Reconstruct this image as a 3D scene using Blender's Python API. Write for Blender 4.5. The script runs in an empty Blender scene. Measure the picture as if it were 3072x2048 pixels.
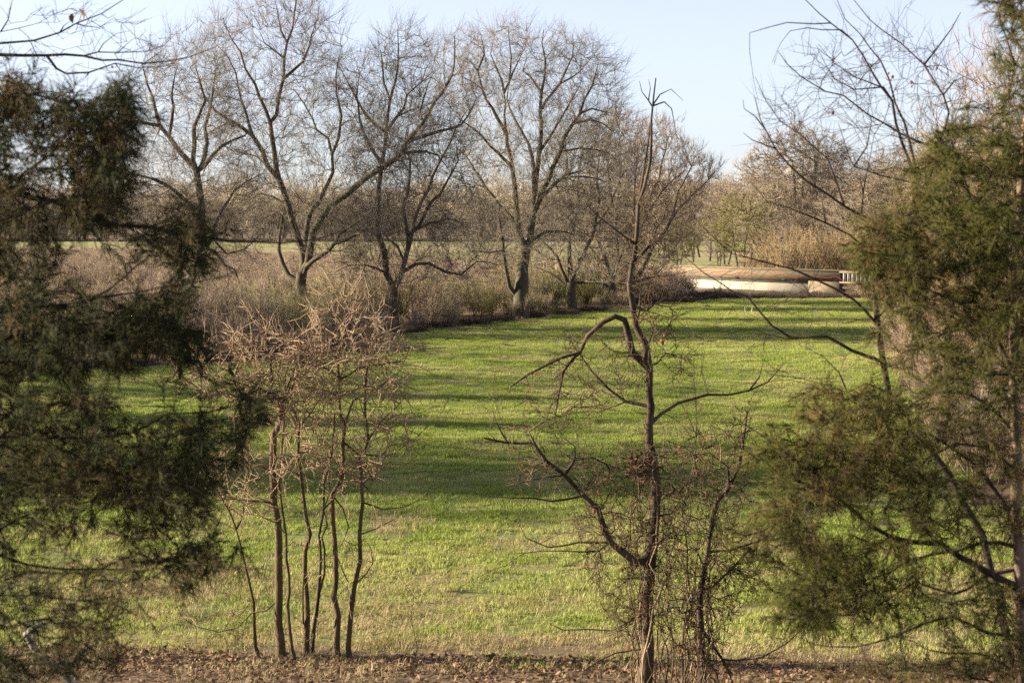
import bpy, math, random
import numpy as np

# ------------------------------------------------------------------ camera, sky, sun, exposure
SC = bpy.context.scene
COL = SC.collection
rng = np.random.default_rng(11)
random.seed(11)

EYE = 6.7                       # eye height above the field, the camera stands on a wooded bank
FPX = 5120.0                    # focal length in pixels of a 3072 px wide frame (60 mm on 36 mm)
PITCH = math.atan(384 / FPX)

cam = bpy.data.cameras.new('camera')
cam.lens = 60.0
cam.sensor_width = 36.0
cam.clip_start = 0.1
cam.clip_end = 6000.0
cam.dof.use_dof = True
cam.dof.focus_distance = 48.0
cam.dof.aperture_fstop = 4.8
camo = bpy.data.objects.new('camera', cam)
COL.objects.link(camo)
camo.location = (0, 0, EYE)
camo.rotation_euler = (math.pi / 2 - PITCH, 0, 0)
SC.camera = camo

SUN_AZ = math.radians(7)        # towards the sun: left (-x), a little beyond the camera plane (+y)
SUN_EL = math.radians(18)
world = bpy.data.worlds.new('World')
SC.world = world
world.use_nodes = True
wn = world.node_tree.nodes
wn.clear()
sky = wn.new('ShaderNodeTexSky')
sky.sky_type = 'NISHITA'
sky.sun_disc = False
sky.sun_elevation = SUN_EL
sky.air_density = 1.0
sky.dust_density = 0.0
sky.ozone_density = 6.0
tosun = np.array([-math.cos(SUN_AZ) * math.cos(SUN_EL), math.sin(SUN_AZ) * math.cos(SUN_EL), math.sin(SUN_EL)])
sky.sun_rotation = math.atan2(tosun[0], tosun[1])
bg = wn.new('ShaderNodeBackground')
bg.inputs['Strength'].default_value = 0.05
wo = wn.new('ShaderNodeOutputWorld')
hs = wn.new('ShaderNodeHueSaturation')      # the photograph's pale, slightly overexposed spring sky
hs.inputs['Saturation'].default_value = 0.46
tn = wn.new('ShaderNodeMix'); tn.data_type = 'RGBA'; tn.blend_type = 'MULTIPLY'
tn.inputs[0].default_value = 1.0; tn.inputs[7].default_value = (1.03, 0.97, 1.02, 1)
world.node_tree.links.new(sky.outputs[0], hs.inputs['Color'])
world.node_tree.links.new(hs.outputs[0], tn.inputs[6])
world.node_tree.links.new(tn.outputs[2], bg.inputs[0])
world.node_tree.links.new(bg.outputs[0], wo.inputs[0])

sun = bpy.data.lights.new('sun', 'SUN')
sun.energy = 5.0
sun.angle = math.radians(0.53)
sun.color = (1.0, 0.87, 0.66)
suno = bpy.data.objects.new('sun', sun)
COL.objects.link(suno)
suno.location = (-60, 20, 40)
from mathutils import Vector
suno.rotation_euler = Vector(tosun).to_track_quat('Z', 'Y').to_euler()

SC.view_settings.view_transform = 'Standard'
SC.view_settings.look = 'None'
SC.view_settings.exposure = 2.2
SC.view_settings.gamma = 1.0
SC.view_settings.use_curve_mapping = False
SC.render.engine = 'CYCLES'
SC.cycles.max_bounces = 5
SC.cycles.diffuse_bounces = 3
SC.cycles.glossy_bounces = 1
SC.cycles.transmission_bounces = 2
SC.cycles.transparent_max_bounces = 4
SC.cycles.use_denoising = False
SC.cycles.denoiser = 'OPENIMAGEDENOISE'
SC.cycles.denoising_input_passes = 'RGB_ALBEDO_NORMAL'

# ------------------------------------------------------------------ helpers: projection
SP, CP = math.sin(PITCH), math.cos(PITCH)


def P(x, y, d):
    """world point seen at photograph pixel (x, y) of 3072x2048 at distance d along +Y"""
    x = np.asarray(x, float); y = np.asarray(y, float); d = np.asarray(d, float)
    r = (x - 1536) / FPX
    u = (1024 - y) / FPX
    dy = CP + u * SP
    dz = -SP + u * CP
    return np.stack([r / dy * d, d + 0 * r, EYE + dz / dy * d], -1)


def G(x, y, z=0.0):
    """ground point seen at the pixel"""
    r = (x - 1536) / FPX
    u = (1024 - y) / FPX
    dy = CP + u * SP
    dz = -SP + u * CP
    d = (z - EYE) / dz * dy
    return np.array([r / dy * d, d, z])


BY = [-60, -4, 0, 6, 14, 20, 24, 27, 31, 4000]
BZ = [5.6, 5.3, 5.0, 3.6, 1.75, 0.70, 0.22, 0.05, 0.0, 0.0]


def gz(x, y):
    return np.interp(y, BY, BZ)


# ------------------------------------------------------------------ helpers: meshes
class MB:
    def __init__(s):
        s.v = []; s.q = []; s.t = []; s.n = 0

    def add(s, v, q=None, t=None):
        v = np.asarray(v, np.float32).reshape(-1, 3)
        s.v.append(v)
        if q is not None and len(q):
            s.q.append(np.asarray(q, np.int64).reshape(-1, 4) + s.n)
        if t is not None and len(t):
            s.t.append(np.asarray(t, np.int64).reshape(-1, 3) + s.n)
        s.n += len(v)
        return s

    def chain(s, pts, rad, n=6, cap=True):
        pts = np.asarray(pts, float); rad = np.asarray(rad, float)
        m = len(pts)
        tan = np.gradient(pts, axis=0)
        tan /= np.linalg.norm(tan, axis=1)[:, None] + 1e-9
        ref = np.array([0.31, 0.87, 0.2]) if abs(tan[0, 1]) < 0.9 else np.array([1.0, 0, 0.1])
        us = np.zeros((m, 3))
        u = ref - tan[0] * ref.dot(tan[0])
        for i in range(m):
            u = u - tan[i] * u.dot(tan[i])
            u /= np.linalg.norm(u) + 1e-9
            us[i] = u
        ws = np.cross(tan, us)
        a = np.arange(n) * 2 * math.pi / n
        ring = us[:, None, :] * np.cos(a)[None, :, None] + ws[:, None, :] * np.sin(a)[None, :, None]
        v = pts[:, None, :] + ring * rad[:, None, None]
        i = np.arange(m - 1)[:, None] * n
        j = np.arange(n)[None, :]
        j2 = (j + 1) % n
        q = np.stack([i + j, i + j2, i + n + j2, i + n + j], -1).reshape(-1, 4)
        base = s.n
        s.add(v, q)
        if cap and n > 3:
            v2 = np.concatenate([v[0], [pts[0]], v[-1], [pts[-1]]])
            t = [[(k + 1) % n, k, n] for k in range(n)] + [[n + 1 + k, n + 1 + (k + 1) % n, 2 * n + 1] for k in range(n)]
            s.add(v2, None, t)
        return s

    def segs(s, a, b, ra, rb, n=3):
        """open tapered prisms for many edges at once"""
        a = np.asarray(a, float).reshape(-1, 3); b = np.asarray(b, float).reshape(-1, 3)
        e = len(a)
        if e == 0:
            return s
        ra = np.broadcast_to(ra, (e,)); rb = np.broadcast_to(rb, (e,))
        d = b - a
        d = d / (np.linalg.norm(d, axis=1)[:, None] + 1e-9)
        ref = np.where(np.abs(d[:, 2:3]) < 0.9, np.array([[0, 0, 1.0]]), np.array([[1.0, 0, 0]]))
        u = np.cross(d, ref); u /= np.linalg.norm(u, axis=1)[:, None] + 1e-9
        w = np.cross(d, u)
        an = np.arange(n) * 2 * math.pi / n
        ring = u[:, None, :] * np.cos(an)[None, :, None] + w[:, None, :] * np.sin(an)[None, :, None]
        v = np.concatenate([a[:, None, :] + ring * ra[:, None, None], b[:, None, :] + ring * rb[:, None, None]], 1)
        o = np.arange(e)[:, None] * 2 * n
        j = np.arange(n)[None, :]
        j2 = (j + 1) % n
        q = np.stack([o + j, o + j2, o + n + j2, o + n + j], -1).reshape(-1, 4)
        return s.add(v, q)

    def cones(s, a, b, ra, n=3):
        """pointed strands"""
        a = np.asarray(a, float).reshape(-1, 3); b = np.asarray(b, float).reshape(-1, 3)
        e = len(a)
        if e == 0:
            return s
        ra = np.broadcast_to(ra, (e,))
        d = b - a
        d = d / (np.linalg.norm(d, axis=1)[:, None] + 1e-9)
        ref = np.where(np.abs(d[:, 2:3]) < 0.9, np.array([[0, 0, 1.0]]), np.array([[1.0, 0, 0]]))
        u = np.cross(d, ref); u /= np.linalg.norm(u, axis=1)[:, None] + 1e-9
        w = np.cross(d, u)
        an = np.arange(n) * 2 * math.pi / n
        ring = u[:, None, :] * np.cos(an)[None, :, None] + w[:, None, :] * np.sin(an)[None, :, None]
        v = np.concatenate([a[:, None, :] + ring * ra[:, None, None], b[:, None, :]], 1)
        o = np.arange(e)[:, None] * (n + 1)
        j = np.arange(n)[None, :]
        t = np.stack([o + j, o + (j + 1) % n, o + n + 0 * j], -1).reshape(-1, 3)
        return s.add(v, None, t)

    def box(s, c, sx, sy, sz, ax=(1, 0), b=0.0):
        """box with centre c, sizes along a ground axis ax, across it, and up; b bevels the vertical profile"""
        ux = np.array([ax[0], ax[1], 0.0]); uy = np.array([-ax[1], ax[0], 0.0]); uz = np.array([0, 0, 1.0])
        c = np.asarray(c, float)
        hx, hy, hz = sx / 2, sy / 2, sz / 2
        if b <= 0:
            pr = [(-hy, -hz), (hy, -hz), (hy, hz), (-hy, hz)]
        else:
            pr = [(-hy, -hz), (hy, -hz), (hy, hz - b), (hy - b, hz), (-hy + b, hz), (-hy, hz - b)]
        k = len(pr)
        v = [c + ux * e * hx + uy * p[0] + uz * p[1] for e in (-1, 1) for p in pr]
        q = [[i, (i + 1) % k, k + (i + 1) % k, k + i] for i in range(k)]
        t = []
        for i in range(1, k - 1):
            t += [[0, i + 1, i], [k, k + i, k + i + 1]]
        return s.add(v, q, t)

    def mesh(s, name, mat, smooth=False):
        me = bpy.data.meshes.new(name)
        v = np.concatenate(s.v) if s.v else np.zeros((0, 3), np.float32)
        q = np.concatenate(s.q) if s.q else np.zeros((0, 4), np.int64)
        t = np.concatenate(s.t) if s.t else np.zeros((0, 3), np.int64)
        nl = q.size + t.size
        me.vertices.add(len(v)); me.vertices.foreach_set('co', v.ravel())
        me.loops.add(nl)
        me.loops.foreach_set('vertex_index', np.concatenate([q.ravel(), t.ravel()]).astype(np.int32))
        me.polygons.add(len(q) + len(t))
        st = np.concatenate([np.arange(len(q)) * 4, q.size + np.arange(len(t)) * 3]).astype(np.int32)
        me.polygons.foreach_set('loop_start', st)
        if smooth:
            me.polygons.foreach_set('use_smooth', np.ones(len(q) + len(t), bool))
        me.update(calc_edges=True)
        if mat is not None:
            me.materials.append(mat)
        return me

    def build(s, name, mat, parent=None, smooth=False):
        o = bpy.data.objects.new(name, s.mesh(name, mat, smooth))
        COL.objects.link(o)
        if parent is not None:
            o.parent = parent
            o.matrix_parent_inverse.identity()
            if parent.location.length > 0:
                # vertices were given in world space: keep them there
                L = parent.location
                arr = np.empty(len(o.data.vertices) * 3, np.float32)
                o.data.vertices.foreach_get('co', arr)
                arr = arr.reshape(-1, 3) - np.array(L, np.float32)
                o.data.vertices.foreach_set('co', arr.ravel())
                o.data.update()
        return o


def tag(o, label=None, cat=None, group=None, kind=None):
    if label: o['label'] = label
    if cat: o['category'] = cat
    if group: o['group'] = group
    if kind: o['kind'] = kind
    return o


def empty(name, loc=(0, 0, 0)):
    o = bpy.data.objects.new(name, None)
    o.empty_display_size = 0.3
    o.location = loc
    COL.objects.link(o)
    return o


def copy_tree(o, loc, rz, sc, label=None):
    c = o.copy(); COL.objects.link(c)
    c.location = loc; c.rotation_euler = (0, 0, rz); c.scale = (sc, sc, sc) if np.isscalar(sc) else sc
    if label: c['label'] = label
    for ch in o.children:
        k = ch.copy(); COL.objects.link(k); k.parent = c
    return c


# ------------------------------------------------------------------ helpers: materials
def mat(name, c1, c2, scale=8.0, rough=0.85, trans=0.0, bump=0.0, stretch=None, c3=None, s3=0.3, spec=0.15, obj=True, detail=4):
    m = bpy.data.materials.new(name)
    m.use_nodes = True
    nt = m.node_tree; N = nt.nodes; L = nt.links
    N.clear()
    out = N.new('ShaderNodeOutputMaterial')
    tc = N.new('ShaderNodeNewGeometry')
    src = tc.outputs['Position']
    if stretch:
        mp = N.new('ShaderNodeMapping'); mp.inputs['Scale'].default_value = stretch
        L.new(src, mp.inputs[0]); src = mp.outputs[0]
    nz = N.new('ShaderNodeTexNoise'); nz.inputs['Scale'].default_value = scale; nz.inputs['Detail'].default_value = detail
    L.new(src, nz.inputs['Vector'])
    rp = N.new('ShaderNodeValToRGB')
    rp.color_ramp.elements[0].position = 0.32; rp.color_ramp.elements[0].color = (*c1, 1)
    rp.color_ramp.elements[1].position = 0.68; rp.color_ramp.elements[1].color = (*c2, 1)
    L.new(nz.outputs['Fac'], rp.inputs[0])
    colr = rp.outputs[0]
    if c3 is not None:
        n2 = N.new('ShaderNodeTexNoise'); n2.inputs['Scale'].default_value = s3; n2.inputs['Detail'].default_value = 3
        L.new(tc.outputs['Position'], n2.inputs['Vector'])
        r2 = N.new('ShaderNodeValToRGB')
        r2.color_ramp.elements[0].position = 0.45; r2.color_ramp.elements[0].color = (0, 0, 0, 1)
        r2.color_ramp.elements[1].position = 0.65; r2.color_ramp.elements[1].color = (1, 1, 1, 1)
        L.new(n2.outputs['Fac'], r2.inputs[0])
        mx = N.new('ShaderNodeMix'); mx.data_type = 'RGBA'
        L.new(r2.outputs[0], mx.inputs[0]); L.new(colr, mx.inputs[6]); mx.inputs[7].default_value = (*c3, 1)
        colr = mx.outputs[2]
    b = N.new('ShaderNodeBsdfPrincipled')
    b.inputs['Roughness'].default_value = rough
    b.inputs['Specular IOR Level'].default_value = spec
    L.new(colr, b.inputs['Base Color'])
    if bump > 0:
        bp = N.new('ShaderNodeBump'); bp.inputs['Strength'].default_value = bump; bp.inputs['Distance'].default_value = 0.02
        L.new(nz.outputs['Fac'], bp.inputs['Height']); L.new(bp.outputs[0], b.inputs['Normal'])
    sh = b.outputs[0]
    if trans > 0:
        tr = N.new('ShaderNodeBsdfTranslucent'); L.new(colr, tr.inputs[0])
        ms = N.new('ShaderNodeMixShader'); ms.inputs[0].default_value = trans
        L.new(sh, ms.inputs[1]); L.new(tr.outputs[0], ms.inputs[2]); sh = ms.outputs[0]
    L.new(sh, out.inputs['Surface'])
    return m


M = {}
M['bark'] = mat('grey_brown_bark', (0.03, 0.025, 0.019), (0.105, 0.087, 0.064), 7, 0.9, bump=0.6, stretch=(3, 3, 0.6), c3=(0.075, 0.07, 0.042), s3=0.7)
M['twig'] = mat('bare_twigs', (0.12, 0.1, 0.076), (0.23, 0.19, 0.142), 1.3, 0.85)
M['twig_red'] = mat('reddish_twigs', (0.13, 0.095, 0.07), (0.23, 0.175, 0.125), 1.0, 0.85)
M['sap_bark'] = mat('sapling_bark', (0.035, 0.023, 0.013), (0.13, 0.09, 0.05), 14, 0.9, bump=0.5, stretch=(2, 2, 0.5), c3=(0.085, 0.07, 0.034), s3=2.5)
M['sap_bark_dark'] = mat('dark_sapling_bark', (0.017, 0.012, 0.009), (0.062, 0.043, 0.03), 16, 0.9, bump=0.5, stretch=(2, 2, 0.5), c3=(0.1, 0.076, 0.052), s3=2.0)
M['vine'] = mat('dry_vine', (0.15, 0.1, 0.06), (0.3, 0.215, 0.135), 3, 0.85)
M['vine_dark'] = mat('dark_vine', (0.035, 0.024, 0.014), (0.105, 0.072, 0.04), 3, 0.85)
M['near_bark'] = mat('near_branch_bark', (0.016, 0.012, 0.01), (0.055, 0.041, 0.032), 12, 0.9)
M['cedar_bark'] = mat('cedar_bark', (0.085, 0.058, 0.042), (0.21, 0.155, 0.115), 14, 0.9, bump=0.5, stretch=(3, 3, 0.4))
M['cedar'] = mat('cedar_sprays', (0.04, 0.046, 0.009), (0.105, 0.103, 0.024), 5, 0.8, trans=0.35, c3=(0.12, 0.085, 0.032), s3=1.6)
M['pine'] = mat('shade_dark_evergreen_sprays', (0.018, 0.028, 0.009), (0.05, 0.057, 0.018), 5, 0.8, trans=0.35, c3=(0.09, 0.068, 0.026), s3=1.4)  # shade put into the colour: darker version of the sunlit cedar foliage
M['dead_spray'] = mat('dead_evergreen_sprays', (0.22, 0.12, 0.03), (0.34, 0.19, 0.05), 6, 0.85, trans=0.2)
M['dead_leaf'] = mat('dead_leaf', (0.10, 0.055, 0.03), (0.24, 0.13, 0.06), 9, 0.85, trans=0.25)
M['litter'] = mat('fallen_leaves', (0.07, 0.042, 0.024), (0.24, 0.155, 0.092), 6, 0.85, trans=0.15)
M['brush'] = mat('hedgerow_brush', (0.165, 0.12, 0.088), (0.29, 0.22, 0.16), 0.8, 0.88, c3=(0.21, 0.18, 0.09), s3=0.11)
M['bramble'] = mat('dark_bramble', (0.05, 0.038, 0.032), (0.11, 0.08, 0.062), 0.9, 0.88)
M['budding'] = mat('budding_twigs', (0.13, 0.12, 0.042), (0.2, 0.18, 0.065), 0.8, 0.85, trans=0.2)
M['weed'] = mat('dry_weeds', (0.22, 0.155, 0.11), (0.34, 0.255, 0.185), 0.5, 0.9, trans=0.2)
M['willow'] = mat('tan_thicket', (0.19, 0.128, 0.066), (0.28, 0.205, 0.115), 0.6, 0.88)
M['wood_far'] = mat('haze_paled_twigs', (0.3, 0.245, 0.195), (0.46, 0.385, 0.31), 0.05, 0.9, c3=(0.42, 0.35, 0.23), s3=0.012)  # paled so the twig colour itself carries the distance haze
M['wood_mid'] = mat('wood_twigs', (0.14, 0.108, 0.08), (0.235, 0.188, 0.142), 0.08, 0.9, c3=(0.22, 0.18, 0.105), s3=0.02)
M['pale'] = mat('pale_bark', (0.15, 0.098, 0.062), (0.26, 0.18, 0.115), 3, 0.85)
M['grass'] = mat('crop_grass', (0.185, 0.24, 0.034), (0.285, 0.34, 0.068), 0.9, 0.6, trans=0.35, c3=(0.36, 0.36, 0.115), s3=0.22, spec=0.25)
M['grass_pale'] = mat('thin_pale_grass', (0.21, 0.235, 0.05), (0.36, 0.34, 0.11), 1.3, 0.7, trans=0.3, c3=(0.42, 0.35, 0.18), s3=0.5)
M['drygrass'] = mat('dry_grass', (0.26, 0.21, 0.1), (0.42, 0.34, 0.19), 2.0, 0.85, trans=0.25)
M['soil'] = mat('field_soil', (0.06, 0.055, 0.022), (0.24, 0.21, 0.085), 14, 0.95, bump=0.8, c3=(0.1, 0.13, 0.03), s3=0.35)
M['earth'] = mat('leafy_earth', (0.045, 0.03, 0.018), (0.17, 0.11, 0.065), 9, 0.95, bump=0.8, c3=(0.11, 0.085, 0.045), s3=0.4)
M['weedy'] = mat('weedy_ground', (0.14, 0.1, 0.07), (0.23, 0.175, 0.125), 0.35, 0.95, c3=(0.16, 0.155, 0.075), s3=0.03)
M['meadow'] = mat('far_meadow_grass', (0.15, 0.155, 0.055), (0.22, 0.21, 0.085), 0.12, 0.9, c3=(0.25, 0.205, 0.115), s3=0.02)
M['concrete'] = mat('bridge_concrete', (0.11, 0.088, 0.056), (0.155, 0.128, 0.086), 0.6, 0.9, bump=0.1, stretch=(1, 1, 3), c3=(0.16, 0.11, 0.07), s3=0.35)
M['wall'] = mat('pale_bridge_wall', (0.29, 0.26, 0.195), (0.36, 0.325, 0.255), 0.8, 0.9, stretch=(1, 1, 0.3))
M['dark'] = mat('bridge_shade_and_drains', (0.035, 0.04, 0.05), (0.06, 0.06, 0.07), 2, 0.9)  # dark tone painting shade in the bridge gap and rail openings; drains too
M['rail'] = mat('rail_paint', (0.2, 0.195, 0.18), (0.28, 0.27, 0.25), 3, 0.7)
M['redcord'] = mat('red_cord', (0.22, 0.03, 0.015), (0.3, 0.05, 0.025), 3, 0.7)
M['nest'] = mat('nest_leaves', (0.07, 0.03, 0.02), (0.16, 0.07, 0.04), 9, 0.9)
M['limb_grey'] = mat('grey_dead_wood', (0.22, 0.20, 0.20), (0.40, 0.37, 0.36), 10, 0.9, bump=0.4)


# ------------------------------------------------------------------ helpers: growing
def unit(a):
    return a / (np.linalg.norm(a, axis=-1, keepdims=True) + 1e-9)


def in_poly(poly, x, y):
    poly = np.asarray(poly, float)
    c = np.zeros(len(x), bool)
    j = len(poly) - 1
    for i in range(len(poly)):
        xi, yi = poly[i]; xj, yj = poly[j]
        with np.errstate(divide='ignore', invalid='ignore'):
            k = ((yi > y) != (yj > y)) & (x < (xj - xi) * (y - yi) / (yj - yi + 1e-12) + xi)
        c ^= k
        j = i
    return c


def sample_poly(poly, n):
    poly = np.asarray(poly, float)
    lo, hi = poly.min(0), poly.max(0)
    out = np.zeros((0, 2))
    while len(out) < n:
        p = rng.uniform(lo, hi, (n * 3, 2))
        out = np.concatenate([out, p[in_poly(poly, p[:, 0], p[:, 1])]])
    return out[:n]


def smooth(pts, step):
    """Catmull-Rom resample of a polyline to about one point per step"""
    pts = np.asarray(pts, float)
    if len(pts) == 2:
        pts = np.array([pts[0], (pts[0] + pts[1]) / 2, pts[1]])
    ext = np.concatenate([[2 * pts[0] - pts[1]], pts, [2 * pts[-1] - pts[-2]]])
    out = []
    for i in range(1, len(ext) - 2):
        p0, p1, p2, p3 = ext[i - 1:i + 3]
        k = max(1, int(np.linalg.norm(p2 - p1) / step))
        t = np.arange(k)[:, None] / k
        out.append(0.5 * (2 * p1 + (p2 - p0) * t + (2 * p0 - 5 * p1 + 4 * p2 - p3) * t ** 2 + (3 * p1 - p0 - 3 * p2 + p3) * t ** 3))
    out.append(ext[-2][None])
    return np.concatenate(out)


def grow(seedP, seedD, pts, bf=0.25, ka=0.8):
    """join points to a skeleton: balanced minimum spanning tree; returns nodes, parents, directions"""
    ns, n = len(seedP), len(pts)
    NP = np.concatenate([seedP, np.zeros((n, 3))]); ND = np.concatenate([seedD, np.zeros((n, 3))])
    par = np.full(ns + n, -1); path = np.zeros(ns + n)
    best = np.full(n, 1e9); bi = np.zeros(n, int)
    for k0 in range(0, n, 400):
        df = pts[k0:k0 + 400, None, :] - seedP[None]
        dist = np.linalg.norm(df, axis=2) + 1e-6
        c = dist * (1 + ka * (1 - (df * seedD[None]).sum(2) / dist))
        bi[k0:k0 + 400] = c.argmin(1); best[k0:k0 + 400] = c.min(1)
    for k in range(n):
        i = int(best.argmin())
        q = bi[i]; m = ns + k
        p = pts[i]
        e = p - NP[q]; le = math.sqrt(e.dot(e)) + 1e-6
        NP[m] = p
        dd = e / le * 0.75 + ND[q] * 0.25
        dd /= math.sqrt(dd.dot(dd)) + 1e-9
        ND[m] = dd
        par[m] = q; path[m] = path[q] + le
        best[i] = 1e18
        df = pts - p
        dist = np.sqrt((df * df).sum(1)) + 1e-6
        c = dist * (1 + ka * (1 - df.dot(dd) / dist)) + bf * path[m]
        w = (c < best) & (best < 1e17)
        best[w] = c[w]; bi[w] = m
    return NP, par, ND, ns


def radii(NP, par, ns, tip, ex=2.2):
    n = len(NP)
    acc = np.zeros(n)
    kids = np.zeros(n, int)
    for i in range(n - 1, ns - 1, -1):
        if acc[i] == 0: acc[i] = tip ** ex
        acc[par[i]] += acc[i]
    return acc ** (1 / ex)


def twigs(mb, pos, dr, k, L, r, spread=0.9, up=0.35, sub=True, n=3):
    """k crooked twigs from each node, each with an optional side twig"""
    pos = np.repeat(pos, k, 0); dr = np.repeat(dr, k, 0)
    m = len(pos)
    if m == 0: return
    ln = L * rng.uniform(0.45, 1.25, m)[:, None]
    d1 = unit(dr + rng.normal(0, spread, (m, 3)) + np.array([0, 0, up]))
    d2 = unit(d1 + rng.normal(0, 0.35, (m, 3)) + np.array([0, 0, up * 0.6]))
    a = pos; b = a + d1 * ln * 0.5; c = b + d2 * ln * 0.5
    mb.segs(a, b, r, r * 0.8, n)
    mb.cones(b, c, r * 0.8, n)
    if sub:
        d3 = unit(d1 + rng.normal(0, 0.8, (m, 3)) + np.array([0, 0, up * 0.5]))
        mb.cones(b, b + d3 * ln * rng.uniform(0.3, 0.6, (m, 1)), r * 0.7, n)


def crown_from(mb, seedP, seedD, pts, tip, bf=0.25, ka=0.8, rmax=None, jit=0.1, nside=4, tw=None, cut=0.03):
    NP, par, ND, ns = grow(seedP, seedD, pts, bf, ka)
    R = radii(NP, par, ns, tip)
    if rmax is not None: R = np.minimum(R, rmax)
    idx = np.arange(ns, len(NP))
    a = NP[par[idx]]; b = NP[idx]
    ra = np.minimum(R[par[idx]], R[idx] * 1.35); ra = np.where(par[idx] < ns, R[idx] * 1.2, ra); rb = R[idx]
    le = np.linalg.norm(b - a, axis=1)[:, None]
    sd = np.where(par[idx][:, None] < ns, ND[par[idx]] * 0.15, ND[par[idx]] * 0.35)
    mid = (a + b) / 2 + sd * le * 0.3 + rng.normal(0, 1, a.shape) * le * jit
    rm = (ra + rb) / 2
    thick = rb > cut
    for w, n in ((thick, nside + 1), (~thick, 3)):
        mb.segs(a[w], mid[w], ra[w], rm[w], n)
        mb.segs(mid[w], b[w], rm[w], rb[w], n)
    if tw:
        k, L, r, spread, up = tw
        twigs(mb, b, ND[idx], k, L, r, spread, up)
        twigs(mb, mid, ND[idx], max(1, k // 2), L * 0.9, r, spread, up)
    return NP, ND, ns


def trace(limbs, d, slopes=0.45, step=0.6, w_scale=1.0, gy=None, tp=0.9):
    """limbs: [(w0, w1, [(x, y)...])] in photo pixels; the first is the trunk. -> list of (pts, rad)"""
    out = []
    allp = np.zeros((0, 3)); all2 = np.zeros((0, 2))
    for i, lb in enumerate(limbs):
        w0, w1, pp = lb[:3]
        pp = np.asarray(pp, float)
        if i == 0:
            dep = np.full(len(pp), d)
        else:
            j = np.linalg.norm(all2 - pp[0], axis=1).argmin()
            d0 = allp[j, 1]
            sl = lb[3] if len(lb) > 3 else rng.uniform(-slopes, slopes)
            cum = np.concatenate([[0], np.cumsum(np.linalg.norm(np.diff(pp, axis=0), axis=1))]) * d / FPX
            dep = d0 + sl * cum
        q = P(pp[:, 0], pp[:, 1], dep)
        if i == 0 and gy is not None:
            q[0, 2] = gz(0, d) - 0.08
        if i > 0:
            q = np.concatenate([[allp[j]], q[1:]]) if np.linalg.norm(all2[j] - pp[0]) < 60 else q
        s = smooth(q, step)
        if i > 0 or gy is None or True:
            wob = rng.normal(0, 1, s.shape) * step * 0.055
            wob[0] = 0
            s = s + wob
        t = np.linspace(0, 1, len(s)) ** tp
        r = (w0 + (w1 * (1.0 if i == 0 and len(limbs) > 1 and w1 > 10 else 0.5) - w0) * t) * 0.5 * d / FPX * w_scale
        if i == 0 and gy is not None:
            hgt = s[:, 2] - s[0, 2]
            r = r * (1 + 0.32 * np.exp(-hgt / (2.5 * r[0])))
        out.append((s, r))
        allp = np.concatenate([allp, s])
        # back-project
        v = s - np.array([0, 0, EYE])
        f = v[:, 1] * CP - v[:, 2] * SP
        uu = v[:, 1] * SP + v[:, 2] * CP
        all2 = np.concatenate([all2, np.stack([1536 + v[:, 0] / f * FPX, 1024 - uu / f * FPX], 1)])
    return out


def seeds(ch, skip=0.25):
    sp, sd = [], []
    for i, (s, r) in enumerate(ch):
        tan = unit(np.gradient(s, axis=0))
        k = int(len(s) * (skip if i else 0.5))
        sp.append(s[k:]); sd.append(tan[k:])
    return np.concatenate(sp), np.concatenate(sd)


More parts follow.
